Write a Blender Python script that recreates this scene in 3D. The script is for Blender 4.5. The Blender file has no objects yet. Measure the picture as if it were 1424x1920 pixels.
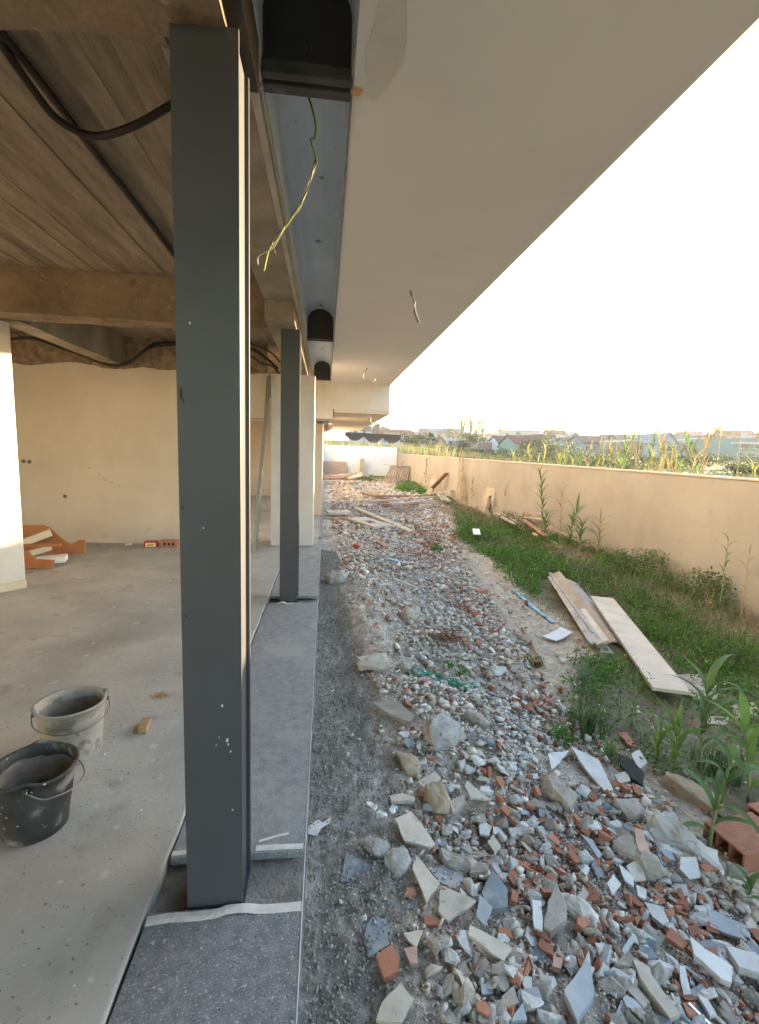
import bpy, bmesh, math, random
import numpy as np
from mathutils import Vector, Matrix
R=random.Random(7)
NR=np.random.RandomState(11)
SC=bpy.context.scene
COL=SC.collection
PI=math.pi
# ---------------- camera, sky, sun, exposure ----------------
cam_d=bpy.data.cameras.new('camera'); cam=bpy.data.objects.new('camera',cam_d); COL.objects.link(cam)
yaw,pitch,roll=0.11569946,0.12698618,0.03268458
cy,sy,cp,sp=math.cos(yaw),math.sin(yaw),math.cos(pitch),math.sin(pitch)
F=Vector((sy*cp,cy*cp,-sp)); r_=Vector((cy,-sy,0)); u_=r_.cross(F)
c_,s_=math.cos(roll),math.sin(roll)
r2=c_*r_+s_*u_; u2=-s_*r_+c_*u_
EYE=Vector((0,0,1.55))
m3=Matrix((r2,u2,-F)).transposed()
cam.matrix_world=Matrix.Translation(EYE)@m3.to_4x4()
cam_d.sensor_fit='HORIZONTAL'; cam_d.sensor_width=36; cam_d.lens=893.5/1424*36
cam_d.clip_start=0.05; cam_d.clip_end=3000
SC.camera=cam
SUN_AZ=math.radians(66)      # from +Y towards +X
SUN_EL=math.radians(5.6)
w=bpy.data.worlds.new('World'); SC.world=w; w.use_nodes=True
nt=w.node_tree; bg=nt.nodes['Background']
sk=nt.nodes.new('ShaderNodeTexSky'); sk.sky_type='NISHITA'; sk.sun_disc=False
sk.sun_elevation=SUN_EL; sk.sun_rotation=SUN_AZ; sk.altitude=50; sk.air_density=1.0; sk.dust_density=1.0; sk.ozone_density=1.6
nt.links.new(sk.outputs[0],bg.inputs[0]); bg.inputs[1].default_value=0.15
sd=bpy.data.lights.new('sun','SUN'); so=bpy.data.objects.new('sun',sd); COL.objects.link(so)
sd.energy=4.2; sd.angle=math.radians(0.6); sd.color=(1.0,0.74,0.46)
sdir=Vector((math.sin(SUN_AZ)*math.cos(SUN_EL),math.cos(SUN_AZ)*math.cos(SUN_EL),math.sin(SUN_EL)))
so.rotation_euler=sdir.to_track_quat('Z','Y').to_euler(); so.location=(30,20,20)
vs=SC.view_settings; vs.view_transform='Standard'; vs.look='None'; vs.gamma=1; vs.use_curve_mapping=False
vs.exposure=3.2
SC.cycles.max_bounces=9; SC.cycles.diffuse_bounces=7; SC.cycles.glossy_bounces=3; SC.cycles.transparent_max_bounces=8

# ---------------- helpers ----------------
def hsh(ix,iy,s):
    n=(ix*374761393+iy*668265263+s*1442695041)&0xffffffff
    n=((n^(n>>13))*1274126177)&0xffffffff
    n=n^(n>>16)
    return (n&0xffffff)/float(0xffffff)
def vnoise(x,y,s=0):
    x=np.asarray(x,float);y=np.asarray(y,float)
    ix=np.floor(x).astype(np.int64);iy=np.floor(y).astype(np.int64)
    fx=x-ix;fy=y-iy;fx=fx*fx*(3-2*fx);fy=fy*fy*(3-2*fy)
    a=hsh(ix,iy,s);b=hsh(ix+1,iy,s);c=hsh(ix,iy+1,s);d=hsh(ix+1,iy+1,s)
    return (a*(1-fx)+b*fx)*(1-fy)+(c*(1-fx)+d*fx)*fy-.5
def gz(x,y):
    x=np.asarray(x,float); y=np.asarray(y,float)
    b=np.interp(x,[-1,-.02,.12,.5,1.5,2.6,4.6,5.0,5.4],[-.07,-.07,-.075,-.10,-.24,-.33,-.33,-.26,-.2])
    far=np.clip((y-8)/12,0,1)
    b=b*(1-far)+np.interp(x,[-1,5,6],[-.22,-.38,-.35])*far
    k=np.clip((x-.02)/.35,0,1)
    b=b+k*(.10*vnoise(x*1.3+9,y*1.1,1)+.05*vnoise(x*3.1,y*2.7,2))
    # humps: dusty mound by the sill, heap in the middle of the yard, far pile
    for (hx,hy,rx,ry,h) in ((.38,3.9,.33,.8,.10),(.45,5.6,.3,.7,.07),(1.1,4.2,.6,.9,.06),(.9,2.3,.3,.5,.05),(2.2,17,1.2,2.0,.16),(4.6,8.2,.5,1.6,.12),(4.7,5.6,.35,1.0,.1)):
        b=b+h*np.exp(-((x-hx)/rx)**2-((y-hy)/ry)**2)*k
    return b

def lin(c): return (c[0],c[1],c[2],1.0)
MATS={}
def mat(name,c1,c2=None,scale=5,rough=.85,bump=0,bscale=40,detail=6,c3=None,metal=0,spec=.3,rnd=0,vcol=False,stretch=None,ramp=(.35,.65),trans=0,dist=.01,speck=None,stain=None):
    if name in MATS: return MATS[name]
    m=bpy.data.materials.new(name); m.use_nodes=True; t=m.node_tree; N=t.nodes; L=t.links
    b=N['Principled BSDF']; b.inputs['Roughness'].default_value=rough; b.inputs['Metallic'].default_value=metal
    b.inputs['Specular IOR Level'].default_value=spec
    tc=N.new('ShaderNodeTexCoord'); co=tc.outputs['Object']
    if rnd or stretch:
        mp=N.new('ShaderNodeMapping'); L.new(co,mp.inputs[0])
        if stretch: mp.inputs['Scale'].default_value=stretch
        if rnd:
            oi=N.new('ShaderNodeObjectInfo'); mu=N.new('ShaderNodeMath'); mu.operation='MULTIPLY'; mu.inputs[1].default_value=37
            L.new(oi.outputs['Random'],mu.inputs[0]); L.new(mu.outputs[0],mp.inputs['Location'])
        co=mp.outputs[0]
    n=N.new('ShaderNodeTexNoise'); n.inputs['Scale'].default_value=scale; n.inputs['Detail'].default_value=detail; n.inputs['Roughness'].default_value=.6
    L.new(co,n.inputs['Vector'])
    cr=N.new('ShaderNodeValToRGB'); L.new(n.outputs['Fac'],cr.inputs[0])
    e=cr.color_ramp.elements; e[0].position=ramp[0]; e[1].position=ramp[1]
    e[0].color=lin(c1); e[1].color=lin(c2 or c1)
    if c3:
        k=e.new(ramp[1]+.12); k.color=lin(c3)
    out=cr.outputs[0]
    if vcol:
        at=N.new('ShaderNodeAttribute'); at.attribute_name='col'
        mx=N.new('ShaderNodeMixRGB'); mx.blend_type='MULTIPLY'; mx.inputs[0].default_value=1
        L.new(out,mx.inputs[1]); L.new(at.outputs['Color'],mx.inputs[2]); out=mx.outputs[0]
    if rnd:
        hs=N.new('ShaderNodeHueSaturation'); mr=N.new('ShaderNodeMapRange'); mr.inputs[3].default_value=1-rnd; mr.inputs[4].default_value=1+rnd
        L.new(oi.outputs['Random'],mr.inputs[0]); L.new(mr.outputs[0],hs.inputs['Value']); L.new(out,hs.inputs['Color']); out=hs.outputs[0]
    for sp_ in (speck or []):   # (scale,threshold,colour[,dark])
        v=N.new('ShaderNodeTexNoise'); v.inputs['Scale'].default_value=sp_[0]; v.inputs['Detail'].default_value=sp_[3] if len(sp_)>3 else 2
        L.new(co,v.inputs['Vector']); r=N.new('ShaderNodeValToRGB'); L.new(v.outputs['Fac'],r.inputs[0])
        r.color_ramp.elements[0].position=sp_[1]; r.color_ramp.elements[1].position=sp_[1]+(sp_[4] if len(sp_)>4 else .04)
        mx=N.new('ShaderNodeMixRGB'); L.new(r.outputs[0],mx.inputs[0]); L.new(out,mx.inputs[1]); mx.inputs[2].default_value=lin(sp_[2]); out=mx.outputs[0]
    L.new(out,b.inputs['Base Color'])
    if bump:
        bn=N.new('ShaderNodeTexNoise'); bn.inputs['Scale'].default_value=bscale; bn.inputs['Detail'].default_value=5; L.new(co,bn.inputs['Vector'])
        bu=N.new('ShaderNodeBump'); bu.inputs['Strength'].default_value=bump; bu.inputs['Distance'].default_value=dist
        L.new(bn.outputs['Fac'],bu.inputs['Height']); L.new(bu.outputs[0],b.inputs['Normal'])
    if trans:
        tr=N.new('ShaderNodeBsdfTranslucent'); L.new(out,tr.inputs[0]); ms=N.new('ShaderNodeMixShader'); ms.inputs[0].default_value=trans
        L.new(b.outputs[0],ms.inputs[1]); L.new(tr.outputs[0],ms.inputs[2]); L.new(ms.outputs[0],N['Material Output'].inputs[0])
    MATS[name]=m; return m
def tag(o,label=None,cat=None,group=None,kind=None):
    if label: o['label']=label
    if cat: o['category']=cat
    if group: o['group']=group
    if kind: o['kind']=kind
    return o
def empty(name,loc=(0,0,0),rz=0):
    o=bpy.data.objects.new(name,None); COL.objects.link(o); o.location=loc; o.rotation_euler.z=rz; o.empty_display_size=.1; return o
def link(name,me,m=None,parent=None,loc=None,rot=None,smooth=False):
    if m is not None and not len(me.materials): me.materials.append(m)
    if smooth: me.shade_smooth()
    o=bpy.data.objects.new(name,me); COL.objects.link(o)
    if parent is not None: o.parent=parent
    if loc is not None: o.location=loc
    if rot is not None: o.rotation_euler=rot
    return o
class MB:
    def __init__(s): s.v=[]; s.f=[]
    def add(s,vs,fs):
        n=len(s.v); s.v+= [tuple(v) for v in vs]; s.f+=[tuple(i+n for i in f) for f in fs]; return s
    def box(s,x0,x1,y0,y1,z0,z1):
        return s.add([(x0,y0,z0),(x1,y0,z0),(x1,y1,z0),(x0,y1,z0),(x0,y0,z1),(x1,y0,z1),(x1,y1,z1),(x0,y1,z1)],
          [(0,3,2,1),(4,5,6,7),(0,1,5,4),(1,2,6,5),(2,3,7,6),(3,0,4,7)])
    def prism(s,pts,z0,z1):
        n=len(pts); a=sum(pts[i][0]*pts[(i+1)%n][1]-pts[(i+1)%n][0]*pts[i][1] for i in range(n))
        if a<0: pts=pts[::-1]
        v=[(p[0],p[1],z0) for p in pts]+[(p[0],p[1],z1) for p in pts]
        return s.add(v,[tuple(range(n))[::-1],tuple(range(n,2*n))]+[(i,(i+1)%n,n+(i+1)%n,n+i) for i in range(n)])
    def beam(s,A,B,w,t,up=(0,0,1)):   # board from A to B, width w, thickness t
        A=Vector(A);B=Vector(B);d=(B-A).normalized();up=Vector(up)
        sd=d.cross(up).normalized();n=sd.cross(d).normalized()
        v=[]
        for P in(A,B):
            for a,b in((-1,-1),(1,-1),(1,1),(-1,1)): v.append(P+sd*a*w/2+n*b*t/2)
        return s.add(v,[(0,1,2,3),(7,6,5,4),(0,4,5,1),(1,5,6,2),(2,6,7,3),(3,7,4,0)])
    def tube(s,pts,r,n=6):
        pts=[Vector(p) for p in pts]; v=[];f=[]
        rr=r if isinstance(r,(list,tuple)) else [r]*len(pts)
        pn=None
        for i,P in enumerate(pts):
            d=(pts[min(i+1,len(pts)-1)]-pts[max(i-1,0)]).normalized()
            a=d.cross(Vector((0,0,1)) if abs(d.z)<.95 else Vector((1,0,0))).normalized() if pn is None else (pn-d*pn.dot(d)).normalized()
            pn=a; b=d.cross(a)
            for k in range(n):
                t=2*PI*k/n; v.append(P+(a*math.cos(t)+b*math.sin(t))*rr[i])
        for i in range(len(pts)-1):
            for k in range(n): f.append((i*n+k,i*n+(k+1)%n,(i+1)*n+(k+1)%n,(i+1)*n+k))
        f.append(tuple(range(n))[::-1]); f.append(tuple((len(pts)-1)*n+k for k in range(n)))
        return s.add(v,f)
    def mesh(s,name):
        me=bpy.data.meshes.new(name); me.from_pydata(s.v,[],s.f); me.update(); return me
    def build(s,name,m,parent=None,bev=0,smooth=False,**k):
        me=s.mesh(name)
        if bev:
            bm=bmesh.new(); bm.from_mesh(me)
            bmesh.ops.recalc_face_normals(bm,faces=bm.faces)
            bmesh.ops.bevel(bm,geom=[e for e in bm.edges if len(e.link_faces)==2 and e.calc_face_angle(0)>.5],offset=bev,segments=2,affect='EDGES',profile=.6)
            bm.to_mesh(me); bm.free()
        return link(name,me,m,parent,smooth=smooth,**k)
def box(name,m,b,parent=None,bev=0): return MB().box(*b).build(name,m,parent,bev)
def spline(P,n=8):
    P=[Vector(p) for p in P]; o=[]
    Q=[2*P[0]-P[1]]+P+[2*P[-1]-P[-2]]
    for i in range(1,len(Q)-2):
        for k in range(n):
            t=k/n; o.append(.5*((2*Q[i])+(Q[i+1]-Q[i-1])*t+(2*Q[i-1]-5*Q[i]+4*Q[i+1]-Q[i+2])*t*t+(3*Q[i]-Q[i-1]-3*Q[i+1]+Q[i+2])*t**3))
    o.append(P[-1]); return o
def big_mesh(name,V,Fq,m,col=None,nper=4,kind='stuff',parent=None,smooth=False):
    """V (n,3), Fq (k,nper) arrays -> one mesh; col = per-vertex albedo"""
    me=bpy.data.meshes.new(name); V=np.asarray(V,np.float32); Fq=np.asarray(Fq,np.int32)
    me.vertices.add(len(V)); me.vertices.foreach_set('co',V.ravel())
    me.loops.add(Fq.size); me.loops.foreach_set('vertex_index',Fq.ravel())
    me.polygons.add(len(Fq)); me.polygons.foreach_set('loop_start',np.arange(0,Fq.size,nper,dtype=np.int32))
    if col is not None:
        a=me.color_attributes.new('col','FLOAT_COLOR','POINT'); c=np.ones((len(V),4),np.float32); c[:,:3]=col; a.data.foreach_set('color',c.ravel())
    me.update(calc_edges=True)
    if smooth: me.polygons.foreach_set('use_smooth',np.ones(len(Fq),bool))
    me.materials.append(m); o=bpy.data.objects.new(name,me); COL.objects.link(o)
    if kind: o['kind']=kind
    if parent: o.parent=parent
    return o
def rock_mesh(seed,sx=1,sy=1,sz=.7,n=14,sub=0,jit=0):
    rr=random.Random(seed); bm=bmesh.new()
    for i in range(n):
        v=Vector((rr.uniform(-1,1),rr.uniform(-1,1),rr.uniform(-1,1)))
        q=max(abs(v.x),abs(v.y),abs(v.z)); v/= (q*.45+v.length*.55)
        bm.verts.new((v.x*sx*.5,v.y*sy*.5,v.z*sz*.5))
    h=bmesh.ops.convex_hull(bm,input=bm.verts)
    for g in [x for x in h['geom_interior'] if isinstance(x,bmesh.types.BMVert)]: bm.verts.remove(g)
    if sub:
        bmesh.ops.subdivide_edges(bm,edges=bm.edges[:],cuts=sub,use_grid_fill=True)
        bmesh.ops.triangulate(bm,faces=bm.faces)
        bm.normal_update()
        from mathutils import noise
        ms=max(sx,sy)
        for v in bm.verts:
            q=v.co/ms; d=noise.fractal(q*3+Vector((seed,0,0)),.75,2,5)+.25*noise.noise(q*11+Vector((0,seed,0))); v.co+=v.normal*d*jit*ms
    me=bpy.data.meshes.new('rock'); bm.to_mesh(me); bm.free(); return me
def shard_mesh(seed,sx=1,sy=.7,t=.12,n=5,skew=0):
    rr=random.Random(seed); a0=rr.uniform(0,6.28); pts=[]
    for i in range(n):
        a=a0+2*PI*(i+rr.uniform(-.38,.38))/n; r=rr.uniform(.26,.6); pts.append((math.cos(a)*r*sx,math.sin(a)*r*sy))
    mb=MB().prism(pts,-t/2,t/2); me=mb.mesh('shard')
    for v in me.vertices:
        if v.co.z<0: v.co.x*=.93; v.co.y*=.93
    return me
def aim_rot(rng,tilt): return (rng.gauss(0,tilt),rng.gauss(0,tilt),rng.uniform(0,6.28))
# ---------------- materials ----------------
M_floor=mat('screed',(.36,.345,.315),(.47,.45,.41),scale=1.7,rough=.8,bump=.25,bscale=60,detail=9,speck=[(1.1,.52,(.31,.285,.245),9,.25),(3.6,.6,(.22,.20,.17),8,.2),(9,.66,(.5,.48,.43),4,.03),(60,.68,(.16,.145,.12),2,.05)])
M_wall=mat('interior_plaster',(.58,.515,.43),(.66,.595,.505),scale=1.2,rough=.9,bump=.15,bscale=90,speck=[(2.5,.66,(.45,.38,.29),6,.2)])
M_soff=mat('painted_soffit',(.73,.69,.64),(.78,.74,.69),scale=.9,rough=.75,bump=.06,bscale=150,speck=[(1.3,.68,(.65,.61,.56),5,.2),(.7,.6,(.70,.66,.605),3,.25)])
M_pier=mat('white_plaster',(.62,.58,.54),(.72,.68,.63),scale=2,rough=.8,bump=.08,bscale=120,speck=[(6,.72,(.42,.38,.33),5,.1)])
M_board=mat('board_marked_concrete',(.15,.12,.085),(.32,.26,.19),scale=1.6,rough=.92,bump=.6,bscale=22,detail=12,rnd=.16,stretch=(7,1.3,4),ramp=(.28,.72),speck=[(2.2,.62,(.36,.29,.20),8,.2),(1.3,.62,(.10,.08,.06),7,.15)])
M_beam=mat('raw_concrete_beam',(.15,.11,.07),(.33,.24,.155),scale=2.5,rough=.92,bump=.5,bscale=40,detail=10,ramp=(.3,.7),speck=[(18,.66,(.42,.34,.23),3,.05),(4,.66,(.10,.06,.035),6,.12)])
M_beam2=mat('grey_concrete_beam',(.22,.19,.15),(.36,.31,.24),scale=3,rough=.9,bump=.35,bscale=50,speck=[(12,.68,(.15,.12,.09),4,.06)])
M_steel=mat('painted_steel',(.054,.057,.066),(.064,.068,.078),scale=3,rough=.42,spec=.5,speck=[(30,.79,(.5,.48,.45),2,.01),(5,.7,(.085,.083,.08),6,.2)])
M_black=mat('black_plate',(.022,.02,.018),(.034,.031,.027),scale=5,rough=.5,bump=.05)
M_alu=mat('zinc_sheet',(.60,.66,.72),(.68,.73,.78),scale=2.5,rough=.5,metal=0,speck=[(14,.72,(.2,.2,.2),3,.03)])
M_rail=mat('grey_profile',(.34,.31,.28),(.44,.41,.37),scale=6,rough=.6)
M_gran=mat('granite',(.14,.145,.155),(.25,.255,.265),scale=26,rough=.5,bump=.08,bscale=200,ramp=(.3,.7),speck=[(150,.60,(.40,.40,.40),2,.06),(60,.67,(.42,.42,.42),1,.03),(130,.67,(.03,.03,.035),1,.05),(2.2,.56,(.30,.29,.275),7,.25)])
M_gran2=mat('dusty_granite',(.24,.24,.235),(.33,.325,.315),scale=8,rough=.65,bump=.08,bscale=200,speck=[(120,.63,(.40,.40,.39),2,.06),(2.2,.58,(.40,.385,.36),7,.25),(7,.66,(.16,.16,.16),6,.1)])
M_mortar=mat('mortar_bed',(.19,.18,.165),(.32,.30,.27),scale=14,rough=.95,bump=.9,bscale=70,detail=8)
M_tape=mat('masking_tape',(.58,.56,.52),(.68,.66,.62),scale=30,rough=.7,bump=.2,bscale=60)
M_yard=mat('yard_wall_plaster',(.315,.283,.235),(.38,.343,.287),scale=.8,rough=.92,bump=.12,bscale=60,detail=8,speck=[(1.1,.58,(.27,.24,.195),7,.3),(.5,.55,(.29,.26,.215),4,.2),(5,.62,(.31,.27,.22),9,.15),(14,.76,(.56,.49,.40),2,.03)])
M_white=mat('white_wall_paint',(.62,.65,.68),(.70,.72,.74),scale=.7,rough=.8)
M_cap=mat('wall_cap',(.44,.38,.30),(.52,.46,.37),scale=3,rough=.85)
M_wood=mat('weathered_wood',(.34,.26,.18),(.52,.42,.30),scale=3,rough=.8,bump=.3,bscale=30,rnd=.2,stretch=(1,1,1))
M_pwood=mat('pale_board',(.50,.44,.36),(.60,.54,.45),scale=4,rough=.75,bump=.15,bscale=50,rnd=.1,speck=[(25,.72,(.22,.2,.16),2,.04)])
M_gwood=mat('grey_wood',(.34,.31,.29),(.48,.45,.42),scale=4,rough=.85,bump=.3,bscale=40,rnd=.12,speck=[(11,.62,(.22,.2,.18),6,.1)])
M_rwood=mat('reddish_wood',(.34,.17,.11),(.50,.29,.20),scale=4,rough=.75,bump=.2,rnd=.25)
M_mdf=mat('brown_board',(.33,.14,.06),(.40,.18,.08),scale=4,rough=.6)
M_cream=mat('cream_wood',(.58,.50,.37),(.66,.58,.45),scale=4,rough=.7)
M_foam=mat('white_foam',(.8,.8,.78),rough=.8)
M_cable=mat('cable_rubber',(.022,.016,.012),(.03,.022,.016),rough=.5)
M_conc=mat('concrete_lump',(.34,.305,.26),(.50,.46,.40),scale=7,rough=.95,bump=.7,bscale=35,rnd=.15,detail=9,speck=[(40,.64,(.24,.215,.185),3,.08)])
M_terr=mat('terracotta',(.35,.15,.09),(.45,.21,.135),scale=9,rough=.85,bump=.25,bscale=60,rnd=.18,speck=[(16,.68,(.58,.50,.43),4,.06)])
M_tcream=mat('cream_tile',(.50,.45,.37),(.60,.55,.47),scale=9,rough=.8,bump=.35,rnd=.12,speck=[(14,.58,(.38,.345,.29),8,.15),(40,.68,(.3,.27,.22),3,.05)])
M_twhite=mat('white_tile',(.55,.545,.53),(.68,.67,.65),scale=9,rough=.6,bump=.25,rnd=.12,speck=[(12,.56,(.44,.42,.38),8,.16),(45,.69,(.32,.3,.27),3,.05)])
M_slate=mat('blue_grey_tile',(.18,.21,.25),(.27,.31,.35),scale=7,rough=.75,rnd=.2,bump=.3,speck=[(12,.53,(.38,.38,.375),8,.18)])
M_slate2=mat('pale_blue_tile',(.34,.37,.40),(.43,.455,.48),scale=9,rough=.7,bump=.3,rnd=.12,speck=[(12,.54,(.50,.50,.49),8,.18)])
M_plast=mat('white_plastic',(.75,.76,.78),rough=.35,trans=.25)
# ---------------- sky-side setting ----------------
M_soil=mat('field_earth',(.10,.12,.045),(.17,.17,.075),scale=.35,rough=1,detail=10,bump=.6,bscale=4,speck=[(1.2,.6,(.07,.10,.03),8,.2),(.2,.62,(.22,.20,.12),5,.15)])
def fz(x,y):
    d=math.hypot(x,y); 
    return -.35+ (0 if d<9 else min(1,(d-9)/70)*1.5) + (0 if d<90 else min((d-90)/250,1)*7) + (0 if d<340 else min((d-340)/900,1)*14)
mb=MB()
rings=[5.6,7,9,14,20,28,38,50,65,85,110,150,200,270,350,500,800,1050]
nA=96
V=[];Fc=[]
for r in rings:
    for k in range(nA+1):
        a=-PI+2*PI*k/nA; x,y=r*math.sin(a),r*math.cos(a); V.append((x,y,(-.75 if r<5.7 else -.6) if (x<5.15 and y<33.2) else fz(x,y)))
for i in range(len(rings)-1):
    for k in range(nA):
        a=i*(nA+1)+k; Fc.append((a,a+1,a+nA+2,a+nA+1))
V.append((0,0,-.75)); c0=len(V)-1
for k in range(nA): Fc.append((k+1,k,c0))
me=bpy.data.meshes.new('ground'); me.from_pydata(V,[],Fc); me.update()
bm=bmesh.new(); bm.from_mesh(me); bmesh.ops.recalc_face_normals(bm,faces=bm.faces); bm.to_mesh(me); bm.free()
tag(link('ground',me,M_soil),kind='structure')
# field strip directly behind the yard walls (fine, so that the rise starts at the wall)
mb=MB(); xs=[5.16,6,7.5,9.5,12,16]; ys=[-12,-4,0,4,8,12,18,25,33.3,42]
for j,yv in enumerate(ys):
    for i,xv in enumerate(xs): mb.v.append((xv,yv,max(fz(xv,yv),-.35)+.35+(.45 if i>0 else .2)))
for j in range(len(ys)-1):
    for i in range(len(xs)-1):
        a=j*len(xs)+i; mb.f.append((a,a+1,a+len(xs)+1,a+len(xs)))
tag(mb.build('field_bank',M_soil),kind='structure')

# yard ground: fine height field with zones of colour
def noise_oct(x,y,s,o=4):
    t=0;a=1
    for i in range(o): t=t+a*vnoise(x*2**i,y*2**i,s+i); a*=.55
    return t
xs=np.concatenate([np.linspace(-.65,.0,20,endpoint=False),np.linspace(0,1.6,100,endpoint=False),np.linspace(1.6,5.12,130)])
ys=[-1.2]
while ys[-1]<33.2: ys.append(ys[-1]+ (.03 if ys[-1]<.7 else .0125*(.5+.55*ys[-1])))
ys=np.array(ys); X,Y=np.meshgrid(xs,ys)
Z=gz(X,Y)
XR=lambda y: np.interp(y,[0,1.2,1.8,2.4,2.7,3.2,4.3,6.25,8,11,15,33],[1.9,1.66,1.66,1.75,1.68,1.62,1.85,2.05,2.4,3.1,4.2,4.6])
WL=lambda y: np.interp(y,[0,1.2,2.2,2.5,2.7,3.05,3.8,4.4,5,6.35,7.7,10.4,15.2,18],[1.95,1.9,2.0,1.95,1.85,1.75,2.2,2.62,2.64,2.67,2.9,2.9,4.2,4.6])
MR=lambda y: .045*vnoise(np.asarray(y)*3.1,np.asarray(y)*0+4,55)+.03*vnoise(np.asarray(y)*9,np.asarray(y)*0+4,56)+np.interp(y,[0,1.2,1.7,2.1,2.7,3.4,4.2,4.7,9],[.17,.17,.2,.26,.19,.15,.09,.05,.05])
mort=np.clip(1-(X-MR(Y)-.05-.05*vnoise(X*5,Y*5,6))/.10,0,1); mort[Y>9]*=.6
def disp(x,y,mo):
    return np.clip((x-.02)/.1,0,1)*((.030*noise_oct(x*5,y*5,20,4))*(1-mo)+mo*(.026*noise_oct(x*4,y*3,40,3)+.02*noise_oct(x*30,y*27,30,2)))
def ht(x,y): return gz(x,y)+disp(x,y,np.clip(1-(x-MR(y)-.05-.05*vnoise(x*5,y*5,6))/.10,0,1))
Z=Z+disp(X,Y,mort)
Z=np.where(X<-.02,np.minimum(Z,-.055),Z)
weed=np.clip((X-WL(Y)-.25*vnoise(X*1.5,Y*1.2,50))/.25,0,1)
path=np.clip((X-XR(Y)+.15)/.3,0,1)
C=np.zeros(X.shape+(3,)); nz=noise_oct(X*3,Y*3,70,4)[...,None]; nf=noise_oct(X*22,Y*22,80,2)[...,None]
def cmix(a,b,t): return a*(1-t)+np.array(b)*t
C[:]=(.46,.42,.36); C=cmix(C,(.56,.50,.42),np.clip(nz*1.2+.3,0,1)); C=cmix(C,(.36,.22,.16),np.clip(noise_oct(X*1.1,Y*1.1,90,3)[...,None]*1.6-.1,0,.7))
C=cmix(C,(.45,.36,.26),(path*.85)[...,None]); C=cmix(C,(.13,.12,.07),weed[...,None]*.85)
C=cmix(C,(.33,.318,.29),(mort*.95)[...,None]); C=C*np.where(mort[...,None]>.3,1+.55*noise_oct(X*2.3,Y*1.9,120,4)[...,None],1); C=C*(1+.5*nf); C=np.clip(C,.02,.8)
nr,nc=X.shape; V=np.stack([X,Y,Z],-1).reshape(-1,3); idx=np.arange(nr*nc).reshape(nr,nc)
Fq=np.stack([idx[:-1,:-1],idx[:-1,1:],idx[1:,1:],idx[1:,:-1]],-1).reshape(-1,4)
M_ground=mat('yard_soil',(.75,.75,.75),(1.2,1.2,1.2),scale=30,rough=1,bump=.8,bscale=110,detail=8,vcol=True,dist=.008)
big_mesh('yard_ground',V,Fq,M_ground,col=C.reshape(-1,3),kind='structure',smooth=True)

# yard walls
t=empty('yard_wall',(5,10,0)); tag(t,'long beige rendered boundary wall along the right side of the rubble yard','wall')
mb=MB(); 
ysw=[-6+i*.5 for i in range(79)]+[33.0]
V=[];n=len(ysw)
for yv in ysw:
    zt=1.335+.0022*yv
    V+= [(0,yv-10,-.6),(0,yv-10,zt),(.18,yv-10,zt),(.18,yv-10,-.6)]
Fc=[]
for i in range(n-1):
    for k in range(3): Fc.append((i*4+k,(i+1)*4+k,(i+1)*4+k+1,i*4+k+1))
Fc+=[(0,1,2,3),tuple(4*(n-1)+k for k in(3,2,1,0))]
mb.add(V,Fc).build('render_coat',M_yard,t)
mb=MB().beam((.085,-16,1.335+.0022*-6+.012),(.085,23,1.335+.0022*33+.012),.205,.025); mb.build('coping',M_cap,t,bev=.004)
t=empty('end_wall',(2,33,0)); tag(t,'white painted wall closing off the far end of the yard','wall')
box('render_coat',M_white,(-2.6,2.92,0,.2,-.7,1.85),t); MB().beam((-2.6,.1,1.865),(2.93,.1,1.865),.24,.03).build('coping',M_cap,t)
MB().box(2.93,3.2,-.02,.2,-.7,1.6).build('corner_post',M_yard,t)

# ---------------- building ----------------
t=tag(empty('interior_floor',(-3,4,0)),kind='structure')
pts=[(-8,-5)]; 
for i in range(70):
    yv=-5+i*.5 if i<8 else -1+(i-8)*.15
    pts.append((-.564+R.uniform(-.006,.006),yv))
pts=[(p_[0]+3,p_[1]-4) for p_ in pts if p_[1]<7.6]+[(2.42,16.5-4),(-5,16.5-4)]
MB().prism(pts,-.15,.012).build('screed_slab',M_floor,t,bev=.008)
box('slab_edge_filler',M_mortar,(2.42,2.95,-9,3.7,-.16,-.06),t)
box('threshold_strip',M_floor,(2.42,2.9,3.7,12,-.15,.006),t)
# room walls
def wallthing(name,b,m,label,cat='wall'):
    o=box(name,m,b); return tag(o,label,cat)
t=empty('back_wall',(-4,7.65,0)); tag(t,'beige plastered wall at the back of the open room','wall')
mb=MB()
mb.box(-4,2.0,0,.15,0,2.72); mb.box(2.0,3.1,0,.15,1.93,2.72); mb.build('plaster',M_wall,t)
# rough unplastered strip above the plaster
M_rough=mat('rough_masonry',(.17,.12,.075),(.36,.28,.19),scale=9,rough=1,bump=1,bscale=25,dist=.03)
V=[];Fc=[];nx,nz_=150,14
from mathutils import noise as MN
for j in range(nz_+1):
    for i in range(nx+1):
        x=-4+7.1*i/nx; z=2.66+.46*j/nz_
        if j==0: z+= .07*MN.noise((x*1.7,0,0))+.02*MN.noise((x*9,0,1))
        V.append((x,-.012-.02*MN.noise((x*7,z*9,3))*(1 if j else 0)-.012*MN.noise((x*23,z*25,5)),z))
for j in range(nz_):
    for i in range(nx): a=j*(nx+1)+i; Fc.append((a,a+1,a+nx+2,a+nx+1))
MB().add(V,Fc).build('rough_band',M_rough,t,smooth=True)
for (x,z) in ((-.55+.1,1.23),(-.47+.1,1.225),(.1,.72)):
    o=MB().tube([(x,-.004,z),(x,.0,z)],.030,14).build('socket_box',M_beam2,t); MB().tube([(x,-.007,z),(x,-.003,z)],.023,14).build('recess',mat('recess_dark',(.16,.13,.09)),o)
mb=MB()
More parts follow.
